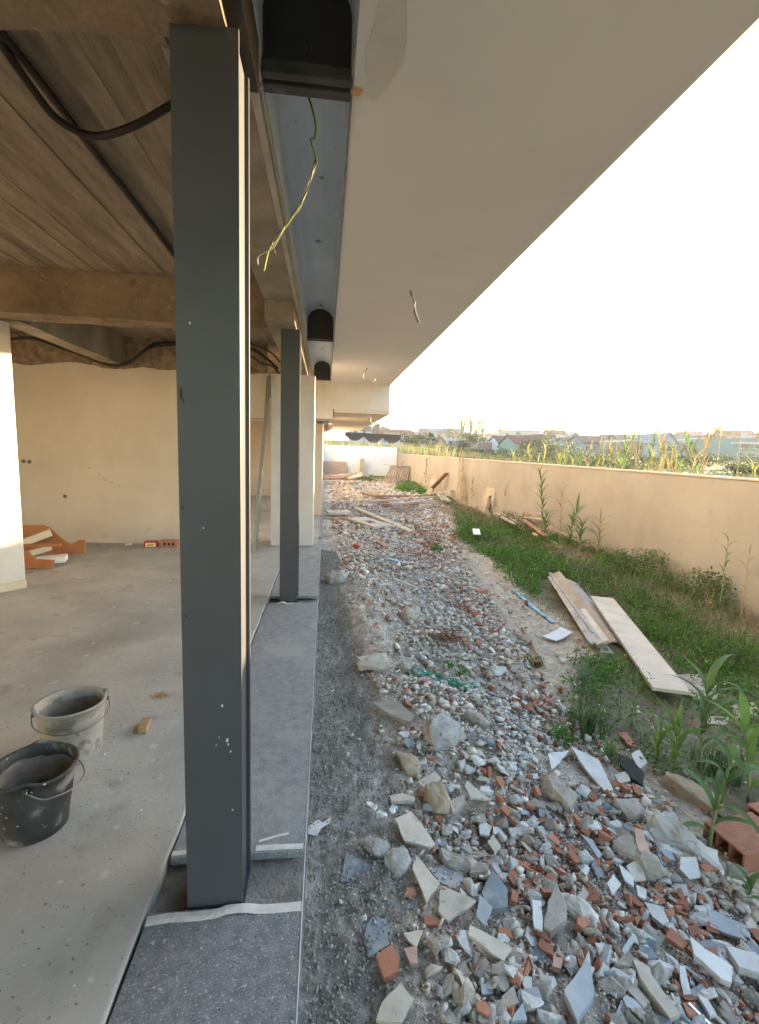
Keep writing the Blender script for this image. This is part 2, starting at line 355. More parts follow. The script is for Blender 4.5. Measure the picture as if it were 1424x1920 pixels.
for k,(x,z) in enumerate(((.47,1.16),(.60,1.06),(.66,1.0),(.69,.98),(.78,.945),(.88,.9),(-.25,.3),(-.24,.26))):
    mb.add([(x+a*.014,-.003,z+b*.007) for a,b in((-1,-1),(1,-.4),(.8,.8),(-.6,1))],[(0,1,2,3)])
mb.build('plaster_chips',mat('chip_dark',(.2,.16,.12)),t)
for z in(1.985,1.945): MB().box(2.0,3.12,-.035 if z>1.96 else -.02,.02,z-.012,z+.012).build('lintel_batten',M_wood,t,bev=.002)
wallthing('side_wall',(-8.1,-8,-5,16.5,0,3.1),M_wall,'beige wall on the far left of the open room, out past the pillar')
wallthing('rear_room_wall',(-8,-.9,15.6,15.75,0,3.1),M_wall,'beige wall of the further room seen through the doorway')
# pillar far left
t=empty('white_pillar',(-3.26,5.1,0)); tag(t,'white plastered pillar at the far left edge, catching a band of low sunlight','pillar')
MB().prism([(.17,.11),(.165,.13),(-.16,.3),(-.36,-.03),(-.16,-.27),(-.15,-.27)],.10,2.68).build('shaft',M_pier,t,bev=.006)
MB().prism([(.185,.115),(-.16,.32),(-.4,-.03),(-.15,-.31)],.014,.1).build('skirting_board',M_cream,t,bev=.004)
for q in((.10,-.18,-.5),(0,-.3,.4)): MB().box(-.07,.07,-.025,.025,.0,.045).build('wedge',M_mdf,t,bev=.003,loc=(q[0]-.1,q[1]-.07,.013),rot=(0,0,q[2]+.9))
# ceiling: slab with board marks as separate strips
t=tag(empty('ceiling',(-3,5,3.1)),kind='structure')
box('slab',M_beam,(-5.2,2.44,-10,12,.012,.3),t)
x=-8.0; k=0
while x<-.56:
    wd=R.choice((.11,.13,.15,.19)); 
    dz=R.uniform(-.005,.004)
    for (ya,yb) in ((1.62,4.86),(-5,1.34),(5.17,7.7)):
        if ya<0 and x<-4: continue
        MB().box(x+.0008,min(x+wd-.0008,-.56),ya,yb,3.095+dz+R.uniform(-.002,.002),3.13).build('board_mark',M_board,t,bev=0).location=(3,-5,-3.1)
    x+=wd
def beamthing(name,b,m,label,rag=0.012):
    """cast concrete beam with slightly uneven arrises"""
    x0,x1,y0,y1,z0,z1=b; L_=max(x1-x0,y1-y0); n=max(int(L_/.09),2); V=[];Fc=[]; ax=0 if x1-x0>y1-y0 else 1
    for i in range(n+1):
        t_=i/n
        for (a,c) in ((0,0),(1,0),(1,1),(0,1)):
            u=(y0,y1)[a] if ax==0 else (x0,x1)[a]; z=(z0,z1)[c]
            if c==0: u+=rag*MN.noise((t_*L_*2,a*7,1)); z+=rag*MN.noise((t_*L_*1.6,a*3,5))
            V.append((x0+t_*L_,u,z) if ax==0 else (u,y0+t_*L_,z))
    for i in range(n):
        for k in range(4): Fc.append((i*4+k,i*4+(k+1)%4,(i+1)*4+(k+1)%4,(i+1)*4+k))
    Fc+=[(3,2,1,0),tuple(4*n+k for k in range(4))]
    me=bpy.data.meshes.new(name); me.from_pydata(V,[],Fc); me.update()
    bm=bmesh.new(); bm.from_mesh(me); bmesh.ops.recalc_face_normals(bm,faces=bm.faces); bm.to_mesh(me); bm.free()
    return tag(link(name,me,m),label,'beam')
beamthing('concrete_beam',(-8,-.565,4.87,5.15,2.69,3.1),M_beam,'brown raw concrete beam crossing the ceiling beyond the first bay',.02)
beamthing('concrete_beam',(-4,-.289,1.36,1.60,2.675,3.1),M_beam,'rough concrete beam overhead resting on the nearest steel column',.03)
beamthing('concrete_beam',(-3.2,-2.97,5.16,7.66,2.68,3.1),M_beam2,'concrete beam running back from the white pillar to the rear wall',.008)
t=empty('edge_beam',(-.4,3,2.85)); tag(t,'concrete edge beam running over the steel columns beside the shutter boxes','beam')
box('beam_body',M_beam2,(-.165,.11,-1.4,1.5,0,.3),t,bev=.006)
box('beam_drop',M_beam2,(-.16,.105,1.5,5.0,-.175,-.001),t,bev=.006)
box('beam_rear',M_beam2,(-.165,.11,1.5,5.0,0,.3),t,bev=.004)
t=empty('steel_bracket',(-.27,1.4,2.7)); tag(t,'black steel bracket plates on the head of the nearest column','bracket')
box('plate',M_black,(-.2,.015,-.06,.0,.0,.14),t,bev=.003); box('web',M_black,(-.02,.032,-1.6,.36,.0,.155),t,bev=.003); box('side_plate',M_black,(-.20,-.19,-.3,.18,-.02,.14),t)
# upper storeys (above the frame): keep the sky to the right only
t=empty('upper_storey',(-3.5,5,3.36)); tag(t,'upper floor of the white building above the soffit','building')
box('storey_wall',M_pier,(-5,3.9,-12,4.59,.0,3.0),t); box('storey_wall',M_pier,(-5,3.3,4.6,28,.9,2.4),t)
# balcony soffit + steps
t=empty('balcony_soffit',(.66,4,2.85)); tag(t,'smooth cream underside of the overhanging balcony beside the shutter boxes','balcony')
MB().box(-.59,.59,-9,5.6,0,.5).build('underside',M_soff,t,bev=.006)
V=[(.0,-.0022,-.0015)]; pp=[]
for k in range(40):
    a=2*PI*k/40; rx=.055+.012*math.sin(3*a+1)+.008*math.sin(5*a); ry=.30+.03*math.sin(2*a)+.05*math.cos(3*a); pp.append((-.50+rx*math.cos(a)+.01*math.sin(ry*9),-2.35+ry*math.sin(a)))
MB().prism(pp,-.004,-.0005).build('filler_patch',mat('smooth_filler',(.60,.555,.49),(.66,.61,.55),scale=8,rough=.6,bump=.1,bscale=20),t,bev=.0012)
# ragged strip of plaster along the shutter opening
V=[];Fc=[];n=160
for i in range(n+1):
    yv=-.5+9.3*i/n; V+=[(-.594+.0,yv-4,-.003),(-.585-.006*abs(MN.noise((yv*7,0,0)))-.0,yv-4,-.004),(-.594,yv-4,.03)]
for i in range(n): Fc+=[(3*i,3*i+1,3*i+4,3*i+3),(3*i,3*i+3,3*i+5,3*i+2)]
MB().add(V,Fc).build('plaster_edge',M_mortar,t)
t=empty('balcony_block',(.5,9.6,2.35)); tag(t,'white balcony block stepping down at the end of the near soffit','balcony')
MB().box(-.35,.75,0,8.4,-.07,.0).build('underside',mat('soffit_sun_tint',(.62,.54,.42),(.68,.60,.48),scale=1,rough=.8),t)  # golden sunlight on this underside is put into its base colour
box('front_face',M_pier,(-.7,.75,.004,8.4,.001,.9),t,bev=.004)
box('side_box',M_pier,(-.7,-.37,-.004,8.4,-.2,0),t)
box('recess_shade_sheet',M_black,(-.69,-.45,.9,7,-.207,-.195),t)  # flat black sheet stands in for the shade inside the shutter recess
box('joint_line',mat('joint_grey',(.3,.28,.26)),(-.575,-.572,-.006,.0,-.19,.5),t)
t=empty('upper_facade',(-.2,9.6,3)); tag(t,'white upper facade strip above the shutter boxes at the far end','wall')
box('plaster',M_pier,(-.4,.0,.0,22,.25,1),t)
# shutter boxes
t=empty('shutter_channel',(-.09,4,2.85)); tag(t,'open row of grey metal roller shutter boxes recessed beside the soffit','shutter box')
prof=[(-.155,0),(-.155,.21)]+[(-.155*math.cos(a),.21+.14*math.sin(a)) for a in [PI*i/12 for i in range(1,12)]]+[(.157,.21),(.157,0)]
def chan(y0,y1):
    mb=MB(); n=len(prof)
    mb.add([(a,y0-4,b) for a,b in prof]+[(a,y1-4,b) for a,b in prof],[(i,i+1,n+i+1,n+i) for i in range(n-1)])
    return mb.build('shutter_box',M_alu,t,smooth=False)
b1=chan(-3,1.90); b2=chan(1.965,5.99); b3=chan(6.03,9.55)
def arch(y,m,name='end_plate',th=.006):
    mb=MB(); n=len(prof); mb.add([(a*.985,y-4,b*.985) for a,b in prof]+[(a*.985,y-4+th,b*.985) for a,b in prof],[tuple(range(n))]+[tuple(range(2*n-1,n-1,-1))]+[(i,i+1,n+i+1,n+i) for i in range(n-1)])
    o=mb.build(name,m,t)
    bm=bmesh.new(); bm.from_mesh(o.data); bmesh.ops.recalc_face_normals(bm,faces=bm.faces); bm.to_mesh(o.data); bm.free(); return o
ep=arch(1.885,M_black); arch(5.93,M_black); arch(9.3,M_black)
for (x,z) in ((-.1,.02),(-.05,.022),(0,.024),(.05,.024),(.1,.022),(0,.07),(0,.115)): MB().tube([(x,-2.117,z),(x,-2.1138,z)],.0035,8).build('screw_hole',mat('hole_black',(.004,.004,.004)),ep)
M_bar=mat('worn_black_bar',(.035,.034,.032),(.06,.06,.058),scale=9,rough=.5,speck=[(8,.6,(.16,.17,.17),6,.2)])
for (ya,yb) in ((1.858,1.893),(1.915,1.962)): MB().box(-.157,.16,ya-4,yb-4,-.014,.03).build('cross_bar',M_bar,t,bev=.004)
MB().box(-.155,.158,1.98,2.02,-.008,.008).build('cross_bar',M_bar,t,bev=.002)
o=MB().box(-.156,.159,5.28,5.31,-.01,.01).build('cross_bar',M_bar,t)
for (a,b,c,d) in ((-.20,-.172,-.05,-.0),(-.170,-.157,-.028,.03)): 
    MB().box(a,b,-7,1.9-4-.01,c,d).build('side_profile',M_rail,t,bev=.003); MB().box(a,b,1.915-4,5.55,c,d).build('side_profile',M_rail,t,bev=.003)
MB().box(.160,.166,-7,5.5,-.002,.05).build('side_profile',M_rail,t)
for yv in(4.05,5.75,6.35,8.1):  # little spring clips in the boxes
    o=empty('spring_clip',(0,yv-4,.342)); o.parent=t
    mb=MB()
    for sgn in(-1,1):
        mb.beam((0,0,0),(sgn*.030,.0,-.016),.008,.003); mb.beam((0,0,0),(0,sgn*.02,-.012),.006,.003)
    mb.tube([(0,0,0),(0,0,-.03)],.003,5)
    e_=mb.build('clip_arms',M_black,o)
    COL.objects.unlink(o); bpy.data.objects.remove(o); e_.parent=t; e_.location=(0,yv-4,.342); e_.name='spring_clip'
o=rock_mesh(3,.05,.035,.03,16); tag(link('foam_blob',o,mat('orange_foam',(.42,.20,.09),(.6,.36,.2),scale=20,bump=.5),loc=(.088,1.915,2.845)),'dried orange foam smeared on the soffit edge by the black cross bars','foam')
# piers along the facade
t=empty('white_pier',(-.51,7.6,0)); tag(t,'broad white plastered pier behind the second steel column','pier')
MB().box(-.335,.33,0,.34,.006,2.67).build('shaft',M_pier,t,bev=.004)
MB().tube([(-.08,-.01,2.2),(-.12,-.03,2.17),(-.08,-.02,2.12)],.006,5).build('box_wire',M_cable,t)
box('switch_box',M_beam2,(-.12,-.06,-.012,.0,1.90,1.99),t,bev=.003); box('switch_box',M_beam2,(-.12,-.06,-.010,.0,.85,.93),t,bev=.003)
t=empty('white_pier',(-.16,11.2,0)); tag(t,'narrow cream pier further along the facade, in front of the yard end','pier')
MB().box(-.2,.09,0,.5,.01,2.2).build('shaft',mat('cream_pier',(.62,.52,.41),(.68,.58,.47),scale=2,rough=.8),t,bev=.004)
MB().box(-.2,.095,-.004,21.7,-.5,.008).build('plinth',M_gran2,t)
wallthing('facade_wall',(-.4,-.16,15.7,33,0,3.6),M_wall,'cream facade wall running on towards the yard end')
# steel columns: H sections
def hcol(x,y,h,label,w_=.183,d_=.185):
    t=empty('steel_column',(x,y,0)); tag(t,label,'column','dark grey steel H columns of the facade')
    box('flange',M_steel,(-w_/2,w_/2,0,.012,-.05,h),t,bev=.003)
    box('flange',M_steel,(-w_/2,w_/2,d_-.012,d_,-.05,h),t,bev=.003)
    box('web',M_steel,(-.045,.078,.0125,d_-.0125,-.05,h),t)
    box('base_plate',M_steel,(-w_/2-.0,w_/2+.0,-.002,d_+.002,-.056,-.048),t)
    return t
hcol(-.347,1.49,2.68,'nearest dark grey steel column, tall in the left foreground')
t=bpy.data.objects['steel_column']
mb=MB()
for (x,z,s) in ((.03,.72,.004),(.045,.60,.005),(.048,.585,.003),(.02,.61,.002),(.055,.56,.003),(.01,.585,.002),(-.05,1.9,.003),(-.02,1.3,.002),(.06,.35,.003)):
    mb.add([(x+s*a,-.0012,z+s*b*1.6) for a,b in((-1,-.6),(.4,-1),(1,.3),(-.2,1))],[(0,1,2,3)])
tag(mb.build('plaster_splash',M_tape,t),kind='stuff')
mb=MB()
for (x,z,w_,h_) in ((-.078,1.70,.004,.018),(-.072,1.68,.003,.008),(-.08,1.36,.003,.006),(-.075,1.02,.005,.003)):
    mb.add([(x+w_*a,-.001,z+h_*b) for a,b in((-1,-.8),(.3,-1),(1,.1),(.2,1),(-.8,.6))],[(0,1,2,3,4)])
tag(mb.build('scuff_mark',mat('scuff',(.03,.028,.026)),t),kind='stuff')
hcol(-.352,4.80,2.68,'second dark grey steel column, in front of the broad white pier')
# granite sills
def sill(y0,y1,m,label,x0=-.555,x1=-.055,z=0):
    o=MB().box(x0,x1,y0,y1,z-.03,z).build('granite_sill',m,bev=.002); return tag(o,label,'sill','grey granite sill slabs under the facade')
sill(-.6,1.475,M_gran,'dark speckled granite sill slab at the bottom, in front of the nearest column')
M_gran3=mat('granite_dusty',(.19,.195,.20),(.31,.315,.32),scale=20,rough=.6,bump=.08,bscale=200,ramp=(.3,.7),speck=[(150,.60,(.44,.44,.43),2,.06),(130,.68,(.06,.06,.06),1,.05),(1.9,.50,(.40,.39,.37),8,.3)])
sill(1.69,4.735,M_gran3,'long dusty granite sill slab between the two steel columns')
sill(4.96,8.22,M_gran2,'pale grey sill slab running under the broad white pier')
sill(8.42,11.1,M_gran2,'small pale sill slab beyond the broad white pier')
box('mortar_bed',M_mortar,(-.58,-.045,1.2,11.2,-.3,-.052)).location=(0,0,0)
tag(bpy.data.objects['mortar_bed'],kind='structure')
def tapeobj(pts,wd,label,fold=0,z=.0012):
    pts=[Vector((p_[0],p_[1],z if len(p_)<3 else p_[2])) for p_ in pts]; P=spline(pts,6); V=[];Fc=[]
    for i,q in enumerate(P):
        d=(P[min(i+1,len(P)-1)]-P[max(0,i-1)]).normalized(); s=Vector((-d.y,d.x,0))
        zz=.004*abs(MN.noise((i*.5,wd,2)))*(1 if fold else .2)
        a=wd/2*(1+.12*MN.noise((i*.9,3,wd)))
        V+=[q-s*a+Vector((0,0,0)),q+Vector((0,0,zz+.001)),q+s*a+Vector((0,0,zz*.4))]
    for i in range(len(P)-1):
        Fc+=[(3*i,3*i+3,3*i+4,3*i+1),(3*i+1,3*i+4,3*i+5,3*i+2)]
    me=MB().add(V,Fc).mesh('masking_tape'); o=link('masking_tape',me,M_tape)
    md=o.modifiers.new('s','SOLIDIFY'); md.thickness=.0006
    return tag(o,label,'tape')
tapeobj([(-.556,1.445),(-.48,1.452),(-.42,1.45),(-.34,1.454),(-.30,1.463,.004),(-.24,1.462,.006),(-.18,1.458),(-.055,1.458)],.034,'crumpled masking tape strip across the sill at the foot of the nearest column',1)
tapeobj([(-.242,1.712),(-.15,1.712),(-.06,1.708)],.026,'masking tape strip on the sill end just behind the nearest column')
tapeobj([(-.235,1.745),(-.17,1.765),(-.12,1.775,.003)],.012,'thin loose sliver of tape lying behind the nearest column')
tapeobj([(-.556,1.71),(-.50,1.715),(-.44,1.725)],.022,'short masking tape end left of the nearest column, on the sill corner')
tapeobj([(-.45,4.70),(-.40,4.72,.012),(-.36,4.70),(-.30,4.725)],.03,'torn masking tape scrap at the foot of the second column',1)
tag(MB().tube([(-.052,-.5,.001),(-.051,1.5,.002),(-.0515,4.75,.001),(-.052,8,.001)],.0016,5).build('mason_line',M_plast),'thin white mason string stretched along the outer edge of the sill','string')
tag(MB().beam((-1.031,7.022,0.014),(-0.862,7.55,2.614),.05,.02,up=(0,1,0)).build('straightedge',mat('dull_aluminium',(.28,.27,.24),(.36,.34,.30),scale=12,rough=.5,metal=.6)),'long aluminium straightedge leaning on the broad white pier, front one','straightedge')
tag(MB().beam((-1.014,7.173,0.014),(-0.893,7.62,2.623),.04,.015,up=(0,1,0)).build('straightedge',MATS['dull_aluminium']),'thinner aluminium straightedge leaning just behind the other one','straightedge')
# cables
def cable(P,r,label,m=M_cable,name='cable',n=8): return tag(MB().tube(spline(P,n),r,7).build(name,m,smooth=True),label,'cable')
cable([(-1.26,1.7,3.07),(-1.25,2.2,3.075),(-1.24,2.8,3.065),(-1.245,3.5,3.075),(-1.24,4.3,3.06),(-1.2,4.8,3.0)],.02,'straight black cable fixed along the board-marked ceiling')
cable([(-1.31,2.1,3.151),(-1.272,2.2,3.062),(-1.245,2.35,3.005),(-1.196,2.45,2.951),(-1.075,2.5,2.928),(-0.894,2.45,2.953),(-0.694,2.4,3.037),(-0.512,2.35,3.116)],.017,'black cable hanging in a loop below the ceiling behind the column')
cable([(-4.503,7.5,2.939),(-4.153,7.5,2.974),(-3.832,7.55,2.885),(-3.454,7.5,2.763),(-3.091,7.4,2.646),(-2.837,7.4,2.681),(-2.691,7.45,2.824),(-2.498,7.5,2.987),(-2.2,7.5,3.026),(-1.673,7.5,3.048),(-1.137,7.5,2.994),(-0.904,7.5,2.869),(-0.73,7.5,2.723)],.022,'wavy black conduit running along the top of the back wall')
cable([(-2.926,7.35,2.646),(-2.743,7.35,2.744),(-2.539,7.4,2.912),(-2.171,7.4,2.977),(-1.349,7.4,3.068),(-1.045,7.4,3.025),(-0.815,7.4,2.931),(-0.69,7.4,2.801)],.014,'thinner black conduit above the back wall doorway')
cable([(-1.661,7.45,3.061),(-1.122,7.4,2.869),(-0.968,7.4,2.778),(-0.814,7.4,2.748),(-0.705,7.4,2.646)],.014,'lowest black conduit sagging beside the top of the white pier')
M_wg=mat('wire_green',(.30,.36,.06),(.38,.42,.10),rough=.4); M_ww=mat('wire_grey',(.5,.47,.42),rough=.5); M_wd=mat('wire_dark',(.045,.055,.04),rough=.4)
t=empty('hanging_wires',(-.1,2,3)); tag(t,'bundle of thin green, white and dark wires dangling from the shutter box','wires')
def wire(P,r,m,nm='wire',par=None,smooth=8):
    o=MB().tube(spline(P,smooth),r,5).build(nm,m,par,smooth=True)
    if par: o.location=-par.location
    return o
wa=[(-0.113,2.05,2.944),(-0.082,2.06,2.879),(-0.063,2.08,2.817),(-0.069,2.1,2.784),(-0.082,2.1,2.775),(-0.067,2.12,2.743),(-0.061,2.15,2.718)]
wire(wa,.0035,M_wd,par=t); wire([Vector(q)+Vector((.004,0,-.002)) for q in wa],.0028,M_wg,par=t)
wire([(-0.061,2.15,2.718),(-0.083,2.2,2.683),(-0.118,2.25,2.62),(-0.174,2.3,2.557),(-0.232,2.35,2.5),(-0.276,2.38,2.455),(-0.302,2.4,2.367)],.0035,M_wg,par=t)
wire([(-0.061,2.16,2.723),(-0.099,2.2,2.65),(-0.132,2.25,2.582),(-0.19,2.3,2.547),(-0.251,2.35,2.459),(-0.322,2.38,2.424),(-0.329,2.4,2.394)],.0026,M_ww,par=t)
wire([(-0.067,2.14,2.724),(-0.094,2.2,2.646),(-0.154,2.25,2.567),(-0.209,2.3,2.519),(-0.258,2.35,2.486),(-0.249,2.38,2.441)],.0026,M_wd,par=t)
o=empty('ceiling_wire',(.5,3.5,2.8)); tag(o,'frayed wire stub hanging from the soffit nearest the camera','wires','wire stubs hanging out of the balcony soffit')
a=(0.661,4.018,2.85); a=Vector(a)
for k,m_ in enumerate((M_ww,M_wd,M_ww)):
    j=(k-1)*.006; wire([a+Vector((j,0,0)),a+Vector((.01+j,-.01,-.04)),a+Vector((.03-j,-.02,-.09)),a+Vector((.035+j,-.02,-.15)),a+Vector((.05+j*2,-.03,-.21)),a+Vector((.07+j*2,-.03,-.25))],.0045,m_,par=o)
o=empty('ceiling_wire',(.5,8,2.8)); tag(o,'bent L-shaped wire stub hanging near the far end of the soffit','wires','wire stubs hanging out of the balcony soffit')
a=Vector((0.639,7.757,2.85)); wire([a,a+Vector((-.06,0,-.08)),a+Vector((-.06,0,-.17)),a+Vector((.02,0,-.19)),a+Vector((.09,-.02,-.2)),a+Vector((.13,0,-.16))],.008,M_ww,par=o)
a=Vector((0.92,9.898,2.28)); o=empty('ceiling_wire',tuple(a)); tag(o,'thin wire stub under the lower balcony block','wires','wire stubs hanging out of the balcony soffit')
wire([a,a+Vector((-.02,0,-.1)),a+Vector((.02,0,-.2)),a+Vector((.01,0,-.3))],.008,M_ww,par=o)
# ---------------- things in the room ----------------
def bucket(x,y,rz,r1,r0,h,m,mi,label,tilt=0):
    t=empty('builders_bucket',(x,y,.013),rz); t.rotation_euler.x=tilt; tag(t,label,'bucket','mortar buckets on the room floor')
    n=40; V=[];Fc=[]
    prof_=[(0,0),(r0,0),(r0+.004,.004)]+[(r0+(r1-r0)*k/6,h*k/6) for k in range(1,7)]+[(r1+.008,h),(r1+.008,h+.008),(r1-.002,h+.008)]
    inn=[(r1-.006-(r1-r0)*k/6,h*(1-k/6)+.006) for k in range(0,7)]+[(0,.012)]
    pr=prof_[1:]+inn[:-1]
    for k,(a,z) in enumerate(pr):
        for i in range(n):
            th=2*PI*i/n; rr=a*(1+.012*math.sin(2*th+1)+.005*math.sin(5*th)); lip=0
            zz=z+(.02*max(0,math.cos(th))**40+.02*max(0,-math.cos(th))**40 if z>=h*.97 else 0)
            V.append((rr*math.cos(th),rr*math.sin(th),zz))
    for k in range(len(pr)-1):
        for i in range(n): Fc.append((k*n+i,k*n+(i+1)%n,(k+1)*n+(i+1)%n,(k+1)*n+i))
    V+=[(0,0,0),(0,0,.02)]; b=len(V)-2; L_=(len(pr)-1)*n
    for i in range(n): Fc+=[(i,b,(i+1)%n),(L_+i,L_+(i+1)%n,b+1)]
    MB().add(V,Fc).build('shell',m,t,smooth=True)
    # residue lining inside
    V=[];Fc=[]
    for k in range(4):
        a,z=inn[1+k]
        for i in range(n):
            th=2*PI*i/n; V.append(((a-.003)*math.cos(th),(a-.003)*math.sin(th),z+.015*MN.noise((th*1.5,k,r1*9))))
    for k in range(3):
        for i in range(n): Fc.append((k*n+i,(k+1)*n+i,(k+1)*n+(i+1)%n,k*n+(i+1)%n))
    MB().add(V,Fc).build('mortar_residue',mi,t,smooth=True)
    for sgn in(-1,1): MB().tube([(sgn*(r1+.010),0,h+.012),(sgn*(r1+.010),.0,h-.03)],.009,6).build('handle_lug',m,t)
    P=[(-(r1+.012),0,h-.005)]+[(-(r1+.02)*math.cos(a),-(r1+.022)*math.sin(a),h-.03-.045*math.sin(a)) for a in [PI*k/10 for k in range(1,10)]]+[((r1+.012),0,h-.005)]
    hd=MB().tube(spline(P,3),.0028,6).build('handle',mat('wire_handle',(.2,.19,.17),rough=.4,metal=.7),t,smooth=True)
    return t
M_bw=mat('cement_smeared_plastic',(.27,.25,.215),(.42,.395,.35),scale=5,rough=.9,bump=.4,bscale=30,speck=[(9,.56,(.17,.16,.14),8,.08),(5,.62,(.5,.48,.43),6,.1)],ramp=(.3,.7))
M_bk=mat('black_rubber_dusty',(.03,.03,.031),(.06,.06,.06),scale=7,rough=.6,bump=.1,speck=[(9,.54,(.22,.21,.19),8,.10),(40,.72,(.5,.49,.46),2,.03)])
M_res=mat('dried_mortar',(.17,.15,.12),(.33,.30,.25),scale=7,rough=.95,bump=.4,bscale=30)
bucket(-1.215,2.345,.5,.146,.118,.27,M_bw,M_res,'pale cement-smeared bucket, the further of the two buckets')
t=bucket(-1.135,1.885,1.9,.146,.112,.25,M_bk,M_res,'black rubber bucket with dusty rim, the nearer of the two buckets',.03)
MB().tube(spline([(.13,.08,.2),(.14,.0,.19),(.13,-.06,.2)],4),.004,6).build('handle_grip',mat('yellow_grip',(.65,.45,.03)),t).rotation_euler.z=2.0
a=Vector((-0.953,2.546,0.03)); tag(MB().box(-.022,.022,-.055,.055,-.016,.016).build('wood_offcut',mat('offcut_wood',(.34,.21,.11),(.48,.32,.18),scale=14,rough=.8,bump=.3,stretch=(1,.2,1)),bev=.002,loc=tuple(a),rot=(0,0,.12)),'small brown wood offcut on the floor beside the buckets','wood block')
# sawdust: fine crumbs
a=Vector((-0.978,2.893,0.012)); V=[];Fc=[]
for k in range(700):
    q=abs(R.gauss(0,1)); th=R.uniform(0,6.28); px=a.x+.05*q*math.cos(th); py=a.y+.03*q*math.sin(th); s=R.uniform(.0012,.0035); n=len(V); hz=max(0,.008-.006*q)
    V+=[(px+s*math.cos(e+th),py+s*math.sin(e+th),.0125+hz) for e in(0,2.1,4.2)]+[(px,py,.0135+hz+s)]; Fc+=[(n,n+1,n+3),(n+1,n+2,n+3),(n+2,n,n+3)]
tag(MB().add(V,Fc).build('sawdust',mat('sawdust',(.42,.29,.13),(.55,.42,.22),scale=80)),'little heap of pale sawdust on the floor beside the column','sawdust',kind='stuff')
# crumbs and chips on the floor
V=[];Fc=[]
for k in range(420):
    px=R.uniform(-3.4,-.65); py=R.uniform(.9,7.3); s=R.choice((.003,.004,.006,.011))*R.uniform(.6,1.5); n=len(V); z0=.0125; th=R.uniform(0,6)
    V+=[(px+s*math.cos(th+e),py+s*math.sin(th+e),z0) for e in(0,1.7,3.0,4.6)]+[(px+s*.3,py,z0+s*.45)]; Fc+=[(n,n+1,n+4),(n+1,n+2,n+4),(n+2,n+3,n+4),(n+3,n,n+4)]
tag(MB().add(V,Fc).build('floor_crumbs',mat('plaster_crumbs',(.42,.40,.35),(.6,.57,.5),scale=3)),'scattered plaster crumbs on the room floor','debris',kind='stuff')
# stair stringers stacked at the left
def stringer(loc,rz,sc,label,flip=1,tilt=1.35,m=M_mdf):
    P=[(0,0),(.95,0),(.95,.18),(.78,.18),(.68,.09),(.60,.09),(.42,.24),(.36,.30),(.22,.30),(.0,.30)]
    P=[(x*sc*flip,z*sc) for x,z in P]
    mb=MB().prism(P,-.014,.014); o=mb.build('stair_stringer',m,bev=.002)
    o.location=loc; o.rotation_euler=(tilt,0,rz); return tag(o,label,'board')
a=Vector((-3.902,6.591,0.02)); 
def SB(poly,Yd,th,label,m=M_mdf,name='stair_stringer',z0=None):
    mb=MB(); n=len(poly); fr=[Vector(q) for q in poly]; bk=[q+Vector((0,th,0)) for q in fr]
    mb.add(fr+bk,[tuple(range(n)),tuple(range(2*n-1,n-1,-1))]+[(i,(i+1)%n,n+(i+1)%n,n+i) for i in range(n)])
    o=mb.build(name,m); bm=bmesh.new(); bm.from_mesh(o.data); bmesh.ops.recalc_face_normals(bm,faces=bm.faces); bm.to_mesh(o.data); bm.free(); return tag(o,label,'board')
SB([(-3.934,6.6,0.125),(-3.547,6.6,0.056),(-3.163,6.6,0.067),(-3.155,6.6,0.254),(-3.228,6.6,0.253),(-3.336,6.6,0.187),(-3.419,6.6,0.258),(-3.581,6.6,0.412),(-3.657,6.6,0.446),(-3.915,6.6,0.443)],0,.03,'tall brown notched stair stringer standing at the back of the stack')
SB([(-3.648,6,0.033),(-3.245,6,0.022),(-3.228,6,0.12),(-3.43,6,0.132),(-3.507,6,0.222),(-3.636,6,0.234)],0,.03,'low brown notched stair stringer in front of the stack')
M_=MB().beam((-3.877,6.3,0.215),(-3.531,6.55,0.365),.05,.09); tag(M_.build('stair_tread',M_cream,bev=.003),'upper cream wooden tread sticking out of the stringer stack','board')
M_=MB().beam((-3.7,6.2,0.131),(-3.52,6.5,0.177),.05,.07); tag(M_.build('stair_tread',M_cream,bev=.003),'lower cream wooden tread in the stringer stack','board')
M_=MB().beam((-3.814,6.3,0.236),(-3.298,6.3,0.248),.05,.035); tag(M_.build('batten',M_mdf,bev=.002),'brown batten lying flat across the stringer stack','board')
M_=MB().beam((-3.517,6.15,0.076),(-3.205,6.25,0.096),.2,.07); tag(M_.build('foam_slab',M_foam,bev=.006),'white foam slab on the floor by the stair stringers','foam')
M_=MB().beam((-3.452,5.8,-0.005),(-3.376,5.85,0.014),.04,.03); tag(M_.build('wood_wedge',M_mdf,bev=.002),'small brown wooden wedge on the floor beside the white pillar','wood block')
a=Vector((-2.58,7.377,0.014)); t=empty('paper_sack',tuple(a),.15); tag(t,'small red and yellow packet at the foot of the back wall','packet')
MB().box(-.095,.095,-.06,.06,0,.085).build('packet_body',mat('red_print',(.5,.06,.03)),t,bev=.015); MB().box(-.07,.07,-.068,-.061,.01,.07).build('white_label',mat('label_white',(.75,.72,.66)),t); MB().box(-.045,.045,-.071,-.0685,.02,.055).build('yellow_label',mat('label_yellow',(.75,.42,.04)),t)
a=Vector((-2.315,7.389,0.014)); t=empty('hollow_brick',tuple(a)); tag(t,'red hollow brick on the floor against the back wall beside the column','brick')
box('brick_body',M_terr,(-.13,.12,-.05,.06,0,.1),t,bev=.004)
for sx in(-.06,0,.06): box('core_hole',mat('hole_dark',(.06,.025,.02)),(sx-.018,sx+.018,-.0525,-.0505,.03,.07),t)
